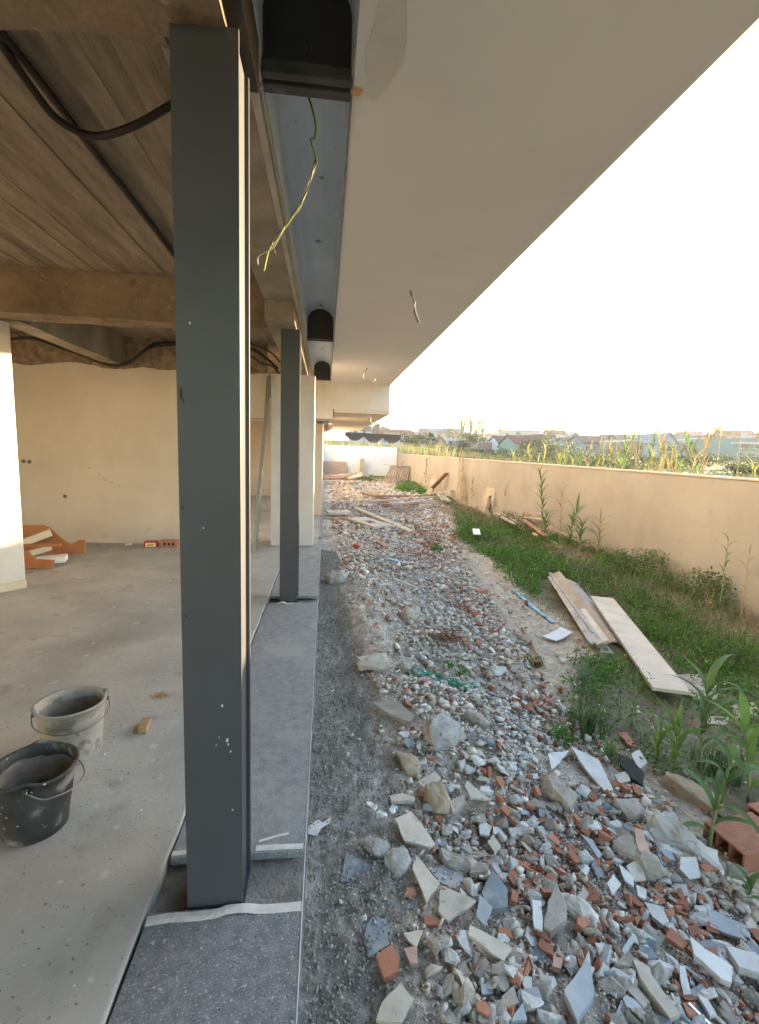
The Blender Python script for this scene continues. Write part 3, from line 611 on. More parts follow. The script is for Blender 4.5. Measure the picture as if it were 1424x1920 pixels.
a=Vector((-2.955,7.48,0.014)); tag(MB().box(-.06,.06,-.03,.03,0,.035).build('crushed_carton',mat('carton',(.5,.3,.26),(.7,.66,.6),scale=14,ramp=(.45,.55)),loc=tuple(a),rot=(0,0,.4),bev=.004),'tiny crushed red and white carton at the foot of the back wall','packet')
# ---------------- rubble ----------------
DARK={'conc':M_conc,'terr':M_terr,'cream':M_tcream,'white':M_twhite,'slate':M_slate,'blue':M_slate2}
M_blackp=mat('black_rubber_sheet',(.02,.022,.02),(.04,.042,.04),scale=20,rough=.8)
M_pinkt=mat('pink_tile',(.46,.30,.23),(.55,.38,.31),scale=8,rough=.75,speck=[(20,.7,(.4,.37,.32),4,.06)])
DARK.update(black=M_blackp,pink=M_pinkt)
PLACED=[]
def shard(name,mk,pts,th,label,cat,lift=.012,tilt=(0,0),bev=.0015):
    P=np.array(pts,float); c=P.mean(0); A=np.c_[P[:,0]-c[0],P[:,1]-c[1],np.ones(len(P))]
    k,_,_,_=np.linalg.lstsq(A,P[:,2],rcond=None); k=k*np.array([.5,.5,1]); k[0]+=tilt[0]; k[1]+=tilt[1]
    pl=[(q[0]-c[0],q[1]-c[1]) for q in P]; n=len(pl)
    a=sum(pl[i][0]*pl[(i+1)%n][1]-pl[(i+1)%n][0]*pl[i][1] for i in range(n))
    if a<0: pl=pl[::-1]
    zz=lambda x,y:k[0]*x+k[1]*y
    # roughen the outline: extra points on each edge
    out=[]
    for i in range(n):
        p0,p1=pl[i],pl[(i+1)%n]; L=math.hypot(p1[0]-p0[0],p1[1]-p0[1]); out.append(p0)
        for q in (.33,.68):
            j=L*.035*R.uniform(-1,1); out.append((p0[0]+(p1[0]-p0[0])*q-(p1[1]-p0[1])/L*j,p0[1]+(p1[1]-p0[1])*q+(p1[0]-p0[0])/L*j))
    n=len(out)
    V=[(x,y,zz(x,y)) for x,y in out]+[(x*.96,y*.96,zz(x,y)-th*R.uniform(.9,1.1)) for x,y in out]
    o=MB().add(V,[tuple(range(n)),tuple(range(2*n-1,n-1,-1))]+[((i+1)%n,i,n+i,n+(i+1)%n) for i in range(n)]).build(name,DARK[mk],bev=bev,loc=(c[0],c[1],k[2]+lift))
    PLACED.append((c[0],c[1],max(math.hypot(q[0],q[1]) for q in pl)))
    return tag(o,label,cat)
def rk(name,m,pos,size,rz,label,seed,cat='rock',sub=3,jit=.06,tilt=(0,0),sink=.25):
    me=rock_mesh(seed,*size,n=26,sub=sub,jit=jit)
    o=link(name,me,m,loc=(pos[0],pos[1],pos[2]+size[2]*(.5-sink)),rot=(tilt[0],tilt[1],rz)); PLACED.append((pos[0],pos[1],max(size[0],size[1])*.45)); return tag(o,label,cat)
S=shard
S('tile_shard','cream',[(0.386,1.665,-0.056),(0.455,1.55,-0.049),(0.386,1.474,-0.039),(0.358,1.605,-0.046)],.014,'thick cream kite-shaped tile shard pointing towards the bottom','tile',.012,(-.1,.1))
S('tile_shard','cream',[(0.443,1.509,-0.046),(0.491,1.503,-0.047),(0.565,1.459,-0.053),(0.446,1.4,-0.042),(0.419,1.437,-0.04)],.014,'wide off-white tile shard right of the kite-shaped one','tile',.012,(.05,.1))
S('tile_shard','blue',[(0.439,1.643,-0.089),(0.524,1.689,-0.107),(0.603,1.697,-0.122),(0.527,1.544,-0.084),(0.468,1.584,-0.084)],.012,'dusty pale blue tile piece tucked behind the cream kite shard','tile')
S('stone_shard','slate',[(0.106,1.703,-0.069),(0.184,1.664,-0.069),(0.212,1.638,-0.071),(0.124,1.593,-0.069),(0.08,1.602,-0.071)],.02,'dark wedge of grey stone half sunk in the mortar strip','stone',.02,(0,.15))
S('stone_shard','slate',[(0.164,1.419,-0.068),(0.191,1.449,-0.066),(0.24,1.437,-0.067),(0.235,1.35,-0.063),(0.167,1.317,-0.066),(0.152,1.372,-0.067)],.02,'big dusty dark grey slab piece above the orange brick scrap','stone',.015)
S('brick_shard','terr',[(0.239,1.324,-0.044),(0.257,1.291,-0.043),(0.253,1.25,-0.043),(0.205,1.237,-0.046),(0.185,1.296,-0.046)],.02,'clean orange five-sided brick scrap at the mortar edge','brick',.02,(0,.15))
S('tile_shard','cream',[(0.25,1.209,-0.04),(0.282,1.166,-0.04),(0.239,1.119,-0.04),(0.167,1.131,-0.048),(0.191,1.17,-0.045)],.015,'large stained cream tile shard at the bottom edge of the rubble','tile',.02,(0,.12))
S('tile_shard','cream',[(0.285,1.378,-0.055),(0.355,1.382,-0.055),(0.321,1.323,-0.053),(0.3,1.347,-0.053)],.01,'small cream tile corner right of the dusty dark slab','tile')
S('tile_shard','pink',[(0.279,1.327,-0.054),(0.324,1.329,-0.051),(0.317,1.274,-0.051),(0.292,1.28,-0.051)],.01,'dull pink tile chip beside the orange brick scrap','tile')
S('brick_shard','terr',[(0.367,1.44,-0.058),(0.419,1.417,-0.061),(0.411,1.398,-0.06),(0.363,1.401,-0.056)],.02,'speckled terracotta scrap below the cream kite shard','brick')
S('brick_shard','terr',[(0.323,1.546,-0.059),(0.358,1.549,-0.062),(0.358,1.517,-0.062),(0.324,1.511,-0.057)],.02,'small red brick scrap left of the cream kite shard','brick')
S('stone_shard','slate',[(0.668,1.587,-0.083),(0.702,1.514,-0.078),(0.68,1.454,-0.069),(0.605,1.443,-0.059),(0.597,1.5,-0.059)],.025,'smooth blue-grey five-sided stone piece in the near rubble','stone',.02,(0,.2))
S('tile_shard','blue',[(0.58,1.478,-0.054),(0.615,1.435,-0.058),(0.568,1.374,-0.054),(0.546,1.407,-0.052)],.01,'pale blue-grey pointed tile right of the wide off-white shard','tile',.02,(0,.15))
S('tile_shard','cream',[(0.512,1.372,-0.047),(0.634,1.3,-0.07),(0.592,1.265,-0.066),(0.498,1.347,-0.045)],.016,'long cream tile strip lying slantwise in the near rubble','tile',.02,(0,.1))
S('tile_shard','white',[(0.778,1.469,-0.084),(0.811,1.464,-0.089),(0.773,1.37,-0.083),(0.748,1.383,-0.081)],.01,'upright white tile strip left of the flat tan rock','tile',.02,(0,.2))
S('flat_rock','conc',[(0.896,1.517,-0.102),(0.903,1.448,-0.1),(0.879,1.403,-0.097),(0.803,1.369,-0.087),(0.783,1.382,-0.084),(0.833,1.458,-0.09)],.04,'flat tan rock standing tilted in the middle of the near rubble','rock',.03,(0,.25))
S('brick_shard','terr',[(0.615,1.388,-0.08),(0.658,1.393,-0.086),(0.664,1.355,-0.091),(0.621,1.364,-0.081)],.012,'flat terracotta flake beside the long cream strip','brick',.015)
S('stone_slab','blue',[(0.884,1.272,-0.089),(0.841,1.164,-0.087),(0.753,1.103,-0.081),(0.744,1.17,-0.08)],.035,'large pale blue slab with a white crumbling top corner','stone',.03,(-.1,.25))
S('tile_shard','blue',[(0.499,1.215,-0.068),(0.529,1.213,-0.074),(0.532,1.189,-0.075),(0.495,1.186,-0.067)],.01,'tiny glossy blue tile chip near the bottom edge','tile',.015)
S('stone_shard','conc',[(0.602,1.207,-0.083),(0.6,1.16,-0.084),(0.56,1.146,-0.073),(0.549,1.174,-0.071)],.03,'square grey stone chunk above the bottom blue tile','stone',.02)
S('brick_shard','terr',[(0.463,1.152,-0.052),(0.496,1.153,-0.057),(0.5,1.127,-0.059),(0.488,1.118,-0.055),(0.461,1.135,-0.05)],.015,'smooth orange brick flake at the bottom edge of the photo','brick',.02,(0,.1))
S('stone_shard','white',[(0.65,1.234,-0.088),(0.673,1.231,-0.091),(0.656,1.193,-0.092),(0.639,1.19,-0.09),(0.634,1.214,-0.087)],.02,'round white plaster lump left of the large blue slab','plaster',.02)
S('tile_shard','blue',[(0.611,1.159,-0.083),(0.607,1.117,-0.083),(0.555,1.113,-0.071)],.012,'pale blue triangular tile cut by the bottom edge','tile',.02,(0,.15))
S('brick_shard','pink',[(0.775,1.292,-0.099),(0.805,1.285,-0.102),(0.781,1.254,-0.101),(0.755,1.263,-0.097)],.02,'brown-pink square brick scrap left of the large blue slab','brick',.02)
S('tile_shard','white',[(1.263,1.68,-0.165),(1.295,1.622,-0.173),(1.26,1.575,-0.172),(1.241,1.605,-0.168)],.012,'narrow white tile shard left of the pinkish square one','tile',.02)
S('tile_shard','cream',[(1.367,1.695,-0.171),(1.334,1.606,-0.176),(1.285,1.604,-0.173),(1.285,1.664,-0.169)],.012,'pinkish white squarish tile shard leaning on the rubble','tile',.025,(0,.15))
S('tile_shard','white',[(1.204,1.63,-0.163),(1.21,1.582,-0.164),(1.142,1.534,-0.151),(1.148,1.583,-0.154)],.01,'white ragged tile piece beside the narrow white shard','tile',.02)
S('tile_shard','white',[(1.277,1.585,-0.172),(1.308,1.565,-0.176),(1.278,1.527,-0.176),(1.255,1.541,-0.173)],.01,'small white lozenge tile under the pinkish square shard','tile',.02,(0,.1))
S('paper_sheet','white',[(1.561,1.692,-0.182),(1.63,1.692,-0.19),(1.584,1.61,-0.195),(1.53,1.605,-0.191),(1.515,1.648,-0.182)],.003,'crumpled pale sheet of paper near the big white stone','paper',.03,(0,.2))
S('stone_slab','blue',[(1.52,1.502,-0.208),(1.555,1.482,-0.211),(1.603,1.439,-0.219),(1.556,1.38,-0.209),(1.503,1.408,-0.206),(1.473,1.43,-0.203)],.015,'long pale grey slab with knobs at the right edge of the rubble','stone',.02)
S('tile_shard','white',[(1.319,1.353,-0.167),(1.34,1.31,-0.164),(1.396,1.253,-0.167),(1.349,1.206,-0.156),(1.321,1.219,-0.152),(1.3,1.27,-0.153),(1.285,1.294,-0.154)],.025,'long white slab broken in a bend, lower right','tile',.03,(0,.1))
S('brick_shard','terr',[(1.288,1.406,-0.166),(1.307,1.341,-0.164),(1.27,1.326,-0.157),(1.241,1.37,-0.157)],.018,'orange ridged brick flake above the long white slab','brick',.02)
S('plaster_slab','white',[(1.443,1.33,-0.183),(1.537,1.304,-0.191),(1.486,1.238,-0.18),(1.427,1.259,-0.172)],.03,'chunky white plaster slab at the right edge, lower right','plaster',.03)
S('stone_bar','cream',[(1.037,1.266,-0.12),(1.066,1.252,-0.125),(1.09,1.116,-0.123),(1.053,1.108,-0.122),(1.028,1.216,-0.12)],.03,'long narrow whitish stone bar running to the bottom edge','stone',.03,(.05,.1))
S('stone_bar','cream',[(0.969,1.213,-0.123),(1.009,1.217,-0.129),(1.026,1.16,-0.13),(0.994,1.144,-0.125)],.03,'short cream tile bar left of the long narrow stone bar','tile',.02)
S('tile_shard','white',[(1.2,1.178,-0.143),(1.224,1.163,-0.143),(1.218,1.119,-0.143),(1.194,1.119,-0.141)],.015,'white tile strip beside the long narrow stone bar, lower right','tile',.02)
S('brick_shard','terr',[(1.132,1.156,-0.137),(1.172,1.154,-0.139),(1.152,1.121,-0.139),(1.126,1.124,-0.136)],.015,'orange brick flake at the bottom right edge of the rubble','brick',.02)
S('tile_shard','white',[(1.205,1.261,-0.151),(1.223,1.256,-0.151),(1.189,1.185,-0.143),(1.161,1.186,-0.14)],.015,'upright white splinter of tile above the short cream bar','tile',.02,(0,.2))
S('tile_shard','blue',[(1.023,1.303,-0.118),(1.103,1.355,-0.132),(1.093,1.333,-0.129),(1.021,1.287,-0.118)],.01,'lilac-grey tile strip standing on edge behind the blue slab','tile',.03)
S('plaster_slab','white',[(1.263,1.517,-0.175),(1.321,1.498,-0.181),(1.309,1.437,-0.18),(1.274,1.424,-0.177),(1.256,1.459,-0.174)],.02,'curved white plaster piece in the right middle of the rubble','plaster',.02)
S('stone_slab','conc',[(0.324,2.781,-0.032),(0.474,2.777,-0.022),(0.565,2.646,-0.036),(0.526,2.592,-0.041),(0.382,2.701,-0.043)],.02,'flat grey slab with rough spots left of the boulder','stone',.02,(0,.1))
S('tile_shard','cream',[(0.58,2.189,-0.073),(0.602,2.136,-0.081),(0.505,2.068,-0.075),(0.477,2.109,-0.073)],.014,'cream tile corner sticking out behind the tan rock','tile',.02)
S('tile_shard','cream',[(0.329,2.025,-0.069),(0.39,2.044,-0.075),(0.449,2.018,-0.083),(0.438,1.992,-0.083),(0.331,1.993,-0.068)],.018,'thick cream tile edge lying left of the tan rock','tile',.02)
S('tile_shard','cream',[(0.727,2.112,-0.085),(0.819,2.005,-0.099),(0.718,2.021,-0.098),(0.708,2.08,-0.089)],.012,'long pointed cream shard right of the tan rock','tile',.02,(0,.2))
S('tile_shard','cream',[(0.405,1.905,-0.069),(0.482,1.741,-0.076),(0.453,1.725,-0.071),(0.353,1.755,-0.057),(0.328,1.864,-0.056)],.014,'largest cream tile shard, beside the mortar strip below the tan rock','tile',.02,(0,.1))
S('stone_shard','conc',[(0.618,2.018,-0.105),(0.707,2.064,-0.102),(0.682,1.996,-0.11),(0.611,1.95,-0.111)],.02,'grey flat stone propped against the tan rock','stone',.02)
S('tile_shard','white',[(0.727,1.918,-0.121),(0.774,1.872,-0.127),(0.741,1.824,-0.129),(0.705,1.833,-0.128)],.012,'white rounded tile piece below the long pointed cream shard','tile',.02)
S('tile_shard','cream',[(0.764,1.83,-0.13),(0.778,1.765,-0.13),(0.734,1.718,-0.122),(0.724,1.792,-0.128)],.012,'cream and pink tile piece below the white rounded one','tile',.02)
S('tile_shard','white',[(1.306,2.423,-0.166),(1.47,2.487,-0.228),(1.335,2.337,-0.166),(1.251,2.27,-0.14)],.01,'bright white triangular tile at the middle of the heap','tile',.02)
S('plaster_slab','white',[(1.508,2.527,-0.246),(1.612,2.406,-0.236),(1.537,2.143,-0.182),(1.481,2.13,-0.176),(1.486,2.396,-0.215)],.02,'long bluish white plaster strip running down the heap','plaster',.03,(0,.05))
S('rubber_scrap','black',[(1.797,2.502,-0.265),(1.85,2.433,-0.258),(1.826,2.303,-0.239),(1.735,2.189,-0.213),(1.714,2.249,-0.215),(1.734,2.386,-0.242)],.02,'black rubber sheet scrap by the upper edge of the rubble','scrap',.03)
S('paper_sheet','white',[(1.873,2.487,-0.266),(1.962,2.536,-0.272),(1.917,2.397,-0.259),(1.824,2.342,-0.245)],.006,'crumpled white paper wedged against the black rubber scrap','paper',.04)
S('brick_shard','terr',[(1.975,2.763,-0.277),(2.038,2.769,-0.279),(2.001,2.59,-0.286),(1.96,2.65,-0.284)],.012,'flat orange brick plate with grooves near the grass tuft','brick',.02)
S('tile_shard','pink',[(1.412,1.805,-0.109),(1.444,1.792,-0.112),(1.394,1.65,-0.118),(1.36,1.696,-0.113)],.012,'long pink tile stuck on a mortar lump, right side','tile',.01,(0,.1))
S('tile_shard','blue',[(1.166,1.82,-0.14),(1.207,1.781,-0.145),(1.203,1.709,-0.148),(1.176,1.692,-0.147)],.01,'narrow pale blue tile blade leaning over a dark hollow','tile',.02)
S('stone_shard','cream',[(1.637,2.295,-0.223),(1.745,2.334,-0.243),(1.7,2.239,-0.221),(1.616,2.208,-0.208)],.01,'flat pale tile under the black rubber scrap','tile',.02)
S('tile_shard','white',[(2.294,4.58,-0.349),(2.616,4.805,-0.333),(2.679,4.661,-0.332),(2.383,4.449,-0.348)],.012,'grey-white broken tile on the bare earth path','tile',.02)
S('concrete_slab','conc',[(3.008,3.64,-0.296),(3.302,3.615,-0.295),(3.306,3.432,-0.294),(3.096,3.213,-0.299),(2.933,3.229,-0.315),(2.956,3.446,-0.315)],.03,'flat speckled concrete slab under the end of the wide plank','concrete',.0)
S('concrete_slab','conc',[(2.8,2.989,-0.303),(2.966,2.957,-0.29),(2.873,2.87,-0.295),(2.754,2.902,-0.31)],.03,'long low concrete slab in the weeds at the right edge','concrete',.0)
S('concrete_slab','conc',[(3.123,3.111,-0.301),(3.368,3.15,-0.301),(3.225,2.948,-0.293),(2.993,2.912,-0.291)],.03,'broad concrete slab further right in the weeds','concrete',.0)
# ribbed terracotta fragment
t=empty('ribbed_brick_fragment',(1.61,2.174,-0.195)); tag(t,'ribbed orange hollow brick fragment below the black rubber scrap','brick'); t.rotation_euler=(.1,.15,-.5)
MB().box(-.055,.055,-.022,.022,-.012,.004).build('brick_wall',M_terr,t)
for k in range(5): box('rib',M_terr,(-.055,.055,-.021+k*.0095,-.0155+k*.0095,.0045,.010),t)
for m_ in (M_tcream,M_twhite,M_slate,M_slate2,M_pinkt): pass
M_tan=mat('tan_rock',(.33,.265,.19),(.48,.40,.30),scale=6,rough=.95,bump=.6,bscale=22,dist=.02)
M_boul=mat('grey_boulder',(.30,.29,.275),(.46,.45,.43),scale=9,rough=.95,bump=.7,bscale=30,dist=.015,speck=[(30,.64,(.2,.19,.18),3,.06)])
M_wst=mat('white_stone',(.52,.48,.42),(.70,.68,.64),scale=5,rough=.9,bump=.5,bscale=16,dist=.02)
rk('boulder',M_boul,(0.679,2.457,-0.078),(.215,.19,.19),.4,'large rough grey boulder sitting on top of the rubble',5,sub=4,jit=.06,sink=.2)
rk('rock',M_tan,(0.449,2.271,-0.092),(.10,.20,.11),.45,'long brown rock left of the boulder at the edge of the mortar',9)
rk('rock',M_tan,(0.554,2.011,-0.116),(.12,.14,.13),.2,'pale tan rock standing among the cream tile shards',12,sink=.15)
rk('rock',M_conc,(0.566,1.687,-0.115),(.17,.11,.09),-.2,'lumpy concrete chunk behind the cream kite shard',14)
rk('rock',M_boul,(0.308,1.656,-0.077),(.11,.10,.10),.6,'dark grey stone at the mortar edge, lower of the pair',15)
rk('rock',M_boul,(0.234,1.734,-0.075),(.12,.10,.08),.1,'dusty dark stone at the mortar edge, upper of the pair',17)
rk('rock',M_conc,(1.187,2.073,-0.159),(.12,.24,.13),.5,'tall grey mortar lump in the middle right of the heap',18)
rk('rock',M_conc,(1.372,1.73,-0.191),(.14,.24,.12),.55,'big mortar lump under the long pink tile',19)
rk('rock',M_conc,(1.526,1.994,-0.203),(.15,.13,.10),.2,'rounded grey concrete chunk below the ribbed brick fragment',21)
rk('rock',M_wst,(1.705,1.751,-0.227),(.10,.19,.09),.62,'big whitish stone at the right edge of the rubble beside the brick',23)
rk('concrete_block',M_tan,(2,2.175,-0.286),(.15,.34,.14),.6,'long worn concrete block in front of the green reed',24,sink=.3)
rk('rock',M_conc,(0.941,2.658,-0.106),(.10,.22,.10),.6,'slanting grey rock just right of the boulder',26)
rk('rock',M_wst,(1.419,3.543,-0.209),(.16,.12,.08),.1,'pale flat-topped stone near the path',28)
rk('rock',M_conc,(0.849,4.403,-0.057),(.22,.18,.15),.3,'blocky grey concrete chunk on the dusty mound',30)
rk('rock',M_conc,(0.377,3.327,-0.031),(.28,.18,.12),.1,'broad crumbly concrete chunk above the mortar strip',31)
rk('rock',M_boul,(0.164,5.687,-0.058),(.26,.24,.2),.1,'round grey lump beside the sill',33)
rk('rock',M_conc,(0.626,3.37,-0.09),(.14,.12,.10),.5,'grey stone beside the green netting',34)
rk('rock',M_conc,(3.016,3.358,-0.328),(.16,.12,.06),.5,'small concrete lump on the speckled slab',35)
rk('rock',M_tan,(1.99,4.309,-0.278),(.14,.12,.10),.5,'brown stone on the bare earth path',36)
rk('plaster_lump',M_wst,(0.97,1.461,-0.137),(.09,.14,.07),.4,'crumbly white plaster lump against the big blue slab',37,cat='plaster')
# white crumpled plaster by the mortar + paper scraps
for k,(a,sz,rz) in enumerate((((0.238,1.985,-0.076),(.035,.07,.03),.5),((0.279,1.931,-0.08),(.06,.04,.03),.1),((0.335,1.968,-0.087),(.035,.065,.03),-.6))):
    o=rk('plaster_crumb',M_foam,a,sz,rz,['left piece of the white foam crumble at the mortar edge','middle piece of the white foam crumble at the mortar edge','right piece of the white foam crumble at the mortar edge'][k],40+k,cat='foam',jit=.1)
S('torn_paper','white',[(-0.059,1.858,-0.066),(-0.005,1.91,-0.065),(0.016,1.891,-0.066),(0.051,1.921,-0.065),(0.048,1.887,-0.067),(0.01,1.858,-0.068),(-0.01,1.82,-0.066),(-0.047,1.832,-0.067)],.002,'torn white paper scrap on the mortar strip beside the sill','paper',.01)
# hollow clay block at right
def hollow(loc,rz,label,L=.30,W=.20,Hh=.15):
    t=empty('hollow_brick',loc,rz); tag(t,label,'brick','large hollow clay bricks at the right edge')
    mb=MB(); nx_,nz2=3,2; th=.010; cw=(W-th)/nx_; ch=(Hh-th)/nz2
    for i in range(nx_+1): mb.box(-L/2,L/2,-W/2+i*cw,-W/2+i*cw+th,.0,Hh)
    
    for j in range(nz2+1):
        for i in range(nx_): mb.box(-L/2+.0015,L/2-.0015,-W/2+i*cw+th,-W/2+(i+1)*cw,j*ch,j*ch+th-.001*(j<nz2))
    mb.build('brick_body',M_terr,t)
    for k in range(4): box('groove_rib',M_terr,(-L/2+.003,L/2-.003,-W/2+.02+k*.05,-W/2+.026+k*.05,Hh+.0003,Hh+.0010),t)
    return t
hollow((2.03,1.84,-.34),.15,'large orange hollow clay brick at the right edge, left one of the pair')
hollow((2.35,1.93,-.34),.12,'large orange hollow clay brick at the right edge, cut by the frame')
# ---- random rubble
def rot_mats(n,tilt,rs):
    a=rs.uniform(0,6.283,n); b=rs.normal(0,tilt,n); c=rs.normal(0,tilt,n)
    ca,sa,cb,sb,cc,sc=np.cos(a),np.sin(a),np.cos(b),np.sin(b),np.cos(c),np.sin(c)
    Rz=np.zeros((n,3,3)); Rz[:,0,0]=ca;Rz[:,0,1]=-sa;Rz[:,1,0]=sa;Rz[:,1,1]=ca;Rz[:,2,2]=1
    Rx=np.zeros((n,3,3)); Rx[:,0,0]=1;Rx[:,1,1]=cb;Rx[:,1,2]=-sb;Rx[:,2,1]=sb;Rx[:,2,2]=cb
    Ry=np.zeros((n,3,3)); Ry[:,1,1]=1;Ry[:,0,0]=cc;Ry[:,0,2]=sc;Ry[:,2,0]=-sc;Ry[:,2,2]=cc
    return Rx@Ry@Rz
def tri_arrays(me):
    me.calc_loop_triangles(); V=np.array([v.co[:] for v in me.vertices]); T=np.array([t.vertices[:] for t in me.loop_triangles]); return V,T
KINDS={ # name: (templates, tilt, colours, weight)
 'conc':([rock_mesh(100+i,1,R.uniform(.45,.9),R.uniform(.22,.5),9+i%4) for i in range(8)],.4,[(.45,.42,.37),(.51,.48,.43),(.58,.55,.50),(.32,.30,.265),(.52,.46,.38)],.47),
 'plas':([rock_mesh(130+i,1,R.uniform(.35,.8),R.uniform(.16,.36),8+i%3) for i in range(6)],.4,[(.62,.59,.54),(.68,.66,.63),(.56,.53,.48),(.64,.64,.64)],.20),
 'tile':([shard_mesh(160+i,1,R.uniform(.5,.9),R.uniform(.10,.2),4+i%3) for i in range(8)],.32,[(.62,.56,.47),(.66,.62,.55),(.70,.69,.67),(.46,.46,.46),(.36,.37,.385),(.6,.54,.45)],.15),
 'terr':([shard_mesh(190+i,1,R.uniform(.3,.8),R.uniform(.18,.4),4+i%3) for i in range(6)]+[rock_mesh(200+i,1,.5,.4,9) for i in range(3)]+[shard_mesh(210+i,1,.22,.2,4) for i in range(3)],.4,[(.36,.155,.095),(.42,.20,.13),(.31,.125,.08),(.40,.245,.19)],.18)}
RZ=[(2.5,11.3,.7,1.2,.55),(2.3,9.3,.5,1.3,.7),(1.75,8.2,.5,.8,.4),(1.7,4.9,.22,1.0,.6),(1.55,3.2,.2,.5,.6),(1.0,1.6,.6,.5,.25),(1.3,1.3,.5,.4,.15),(1.2,8.5,.4,.6,.3)]
def redness(x,y):
    r=np.zeros_like(x)+.07
    for a,b,c,d,h in RZ: r=r+h*np.exp(-((x-a)/c)**2-((y-b)/d)**2)
    return r+.12*np.clip(vnoise(x*2.2,y*2,77)+.1,0,1)*3
bands=[(.75,1.9,9000,.015,.075),(.75,1.9,16000,.008,.02),(.5,3.2,21000,.016,.082),(.5,3.2,34000,.007,.021),(3.0,5.5,10000,.018,.10),(3.0,5.5,16000,.008,.024),(5.5,9,9000,.024,.115),(5.5,9,12000,.011,.03),(9,16,13000,.035,.16),(16,32,11000,.05,.22)]
PX=[];PY=[];PS=[];PK=[]
names=list(KINDS)
for (ya,yb,n,s0,s1) in bands:
    y=NR.uniform(ya,yb,n); x=NR.uniform(.0,1,n)*(XR(y)+.9)
    s=s0*(s1/s0)**(NR.uniform(0,1,n)**1.5)
    mr=MR(y)+.12; dens=np.clip((x-mr)/.18,0.02,1)*np.clip(1-(x-XR(y)+.05)/.25,.06,1)
    dens*=np.clip(.85+.8*vnoise(x*1.7,y*1.5,33)-1.1*np.exp(-((x-.35)/.35)**2-((y-4.1)/1.0)**2)*np.where(s>.03,1,.3)-.7*np.exp(-((x-.9)/.4)**2-((y-5.6)/1.2)**2)*np.where(s>.05,1,.2),.12,1)
    dens=np.where((x>WL(y)+.1),dens*.35,dens)
    big=s>.5*(s0+s1); dens=np.where((x<mr+.05)&big,0,dens)
    k=NR.uniform(0,1,n)<dens
    for (a,b,r) in PLACED:
        if ya-.3<b<yb+.3: k&=~((np.hypot(x-a,y-b)<r*.8)&(s>.018))
    x,y,s=x[k],y[k],s[k]; rd=redness(x,y); u=NR.uniform(0,1,len(x)); v=NR.uniform(0,1,len(x))
    kk=np.where(u<np.clip(rd*.72,0,.6),3,np.where(v<.42,0,np.where(v<.72,1,2)))
    PX.append(x);PY.append(y);PS.append(s);PK.append(kk)
PX=np.concatenate(PX);PY=np.concatenate(PY);PS=np.concatenate(PS);PK=np.concatenate(PK)
app=PS/np.sqrt(PX**2+PY**2+2.9)
INDIV={0:('concrete_chunk',M_conc,'concrete','broken concrete chunks in the rubble','grey broken concrete chunk lying loose in the yard rubble',290),
 1:('plaster_chunk',mat('old_plaster',(.50,.49,.46),(.66,.655,.64),scale=6,rough=.9,bump=.5,bscale=30,rnd=.14,speck=[(30,.66,(.38,.36,.32),3,.06)]),'plaster','white plaster chunks in the rubble','dusty white plaster chunk lying loose in the yard rubble',260),
 2:('tile_fragment',None,'tile','broken tile fragments in the rubble','flat broken tile fragment lying loose in the yard rubble',260),
 3:('brick_fragment',M_terr,'brick','terracotta fragments in the rubble','orange terracotta brick fragment lying loose in the yard rubble',290)}
def ztag(nm,lb,ct,grp,x,y,f):
    w_=nm.replace('_',' '); sz='large' if f<.25 else 'middling' if f<.6 else 'small'
    if y<1.6: zn='in the nearest rubble by the mortar strip' if x<.75 else 'in the nearest rubble at the middle of the bottom edge' if x<1.15 else 'in the nearest rubble at the bottom right'
    elif y<2.3: zn='in the rubble level with the tan rock, mortar side' if x<.9 else 'in the rubble level with the tan rock, brick side'
    elif y<3.2: zn='in the rubble beside the grey boulder' if x<1.1 else 'in the rubble near the dark grass tuft'
    elif y<4.6: zn='in the rubble around the green netting'
    elif y<6.5: zn='in the rubble level with the pale blue strips'
    elif y<11: zn='in the rubble between the path and the second column'
    elif y<17: zn='in the rubble around the cut-out boards'
    else: zn='in the far rubble near the timber heap'
    tone={'concrete_chunk':'grey','plaster_chunk':'whitish','tile_fragment':'flat','brick_fragment':'orange'}[nm]
    L=sz+' '+tone+' '+w_+' '+zn
    return L,ct,L.replace('large ','').replace('middling ','').replace('small ','').replace(w_,w_+'s')+' ('+sz+')'
allV=[];allF=[];allC=[];off=0
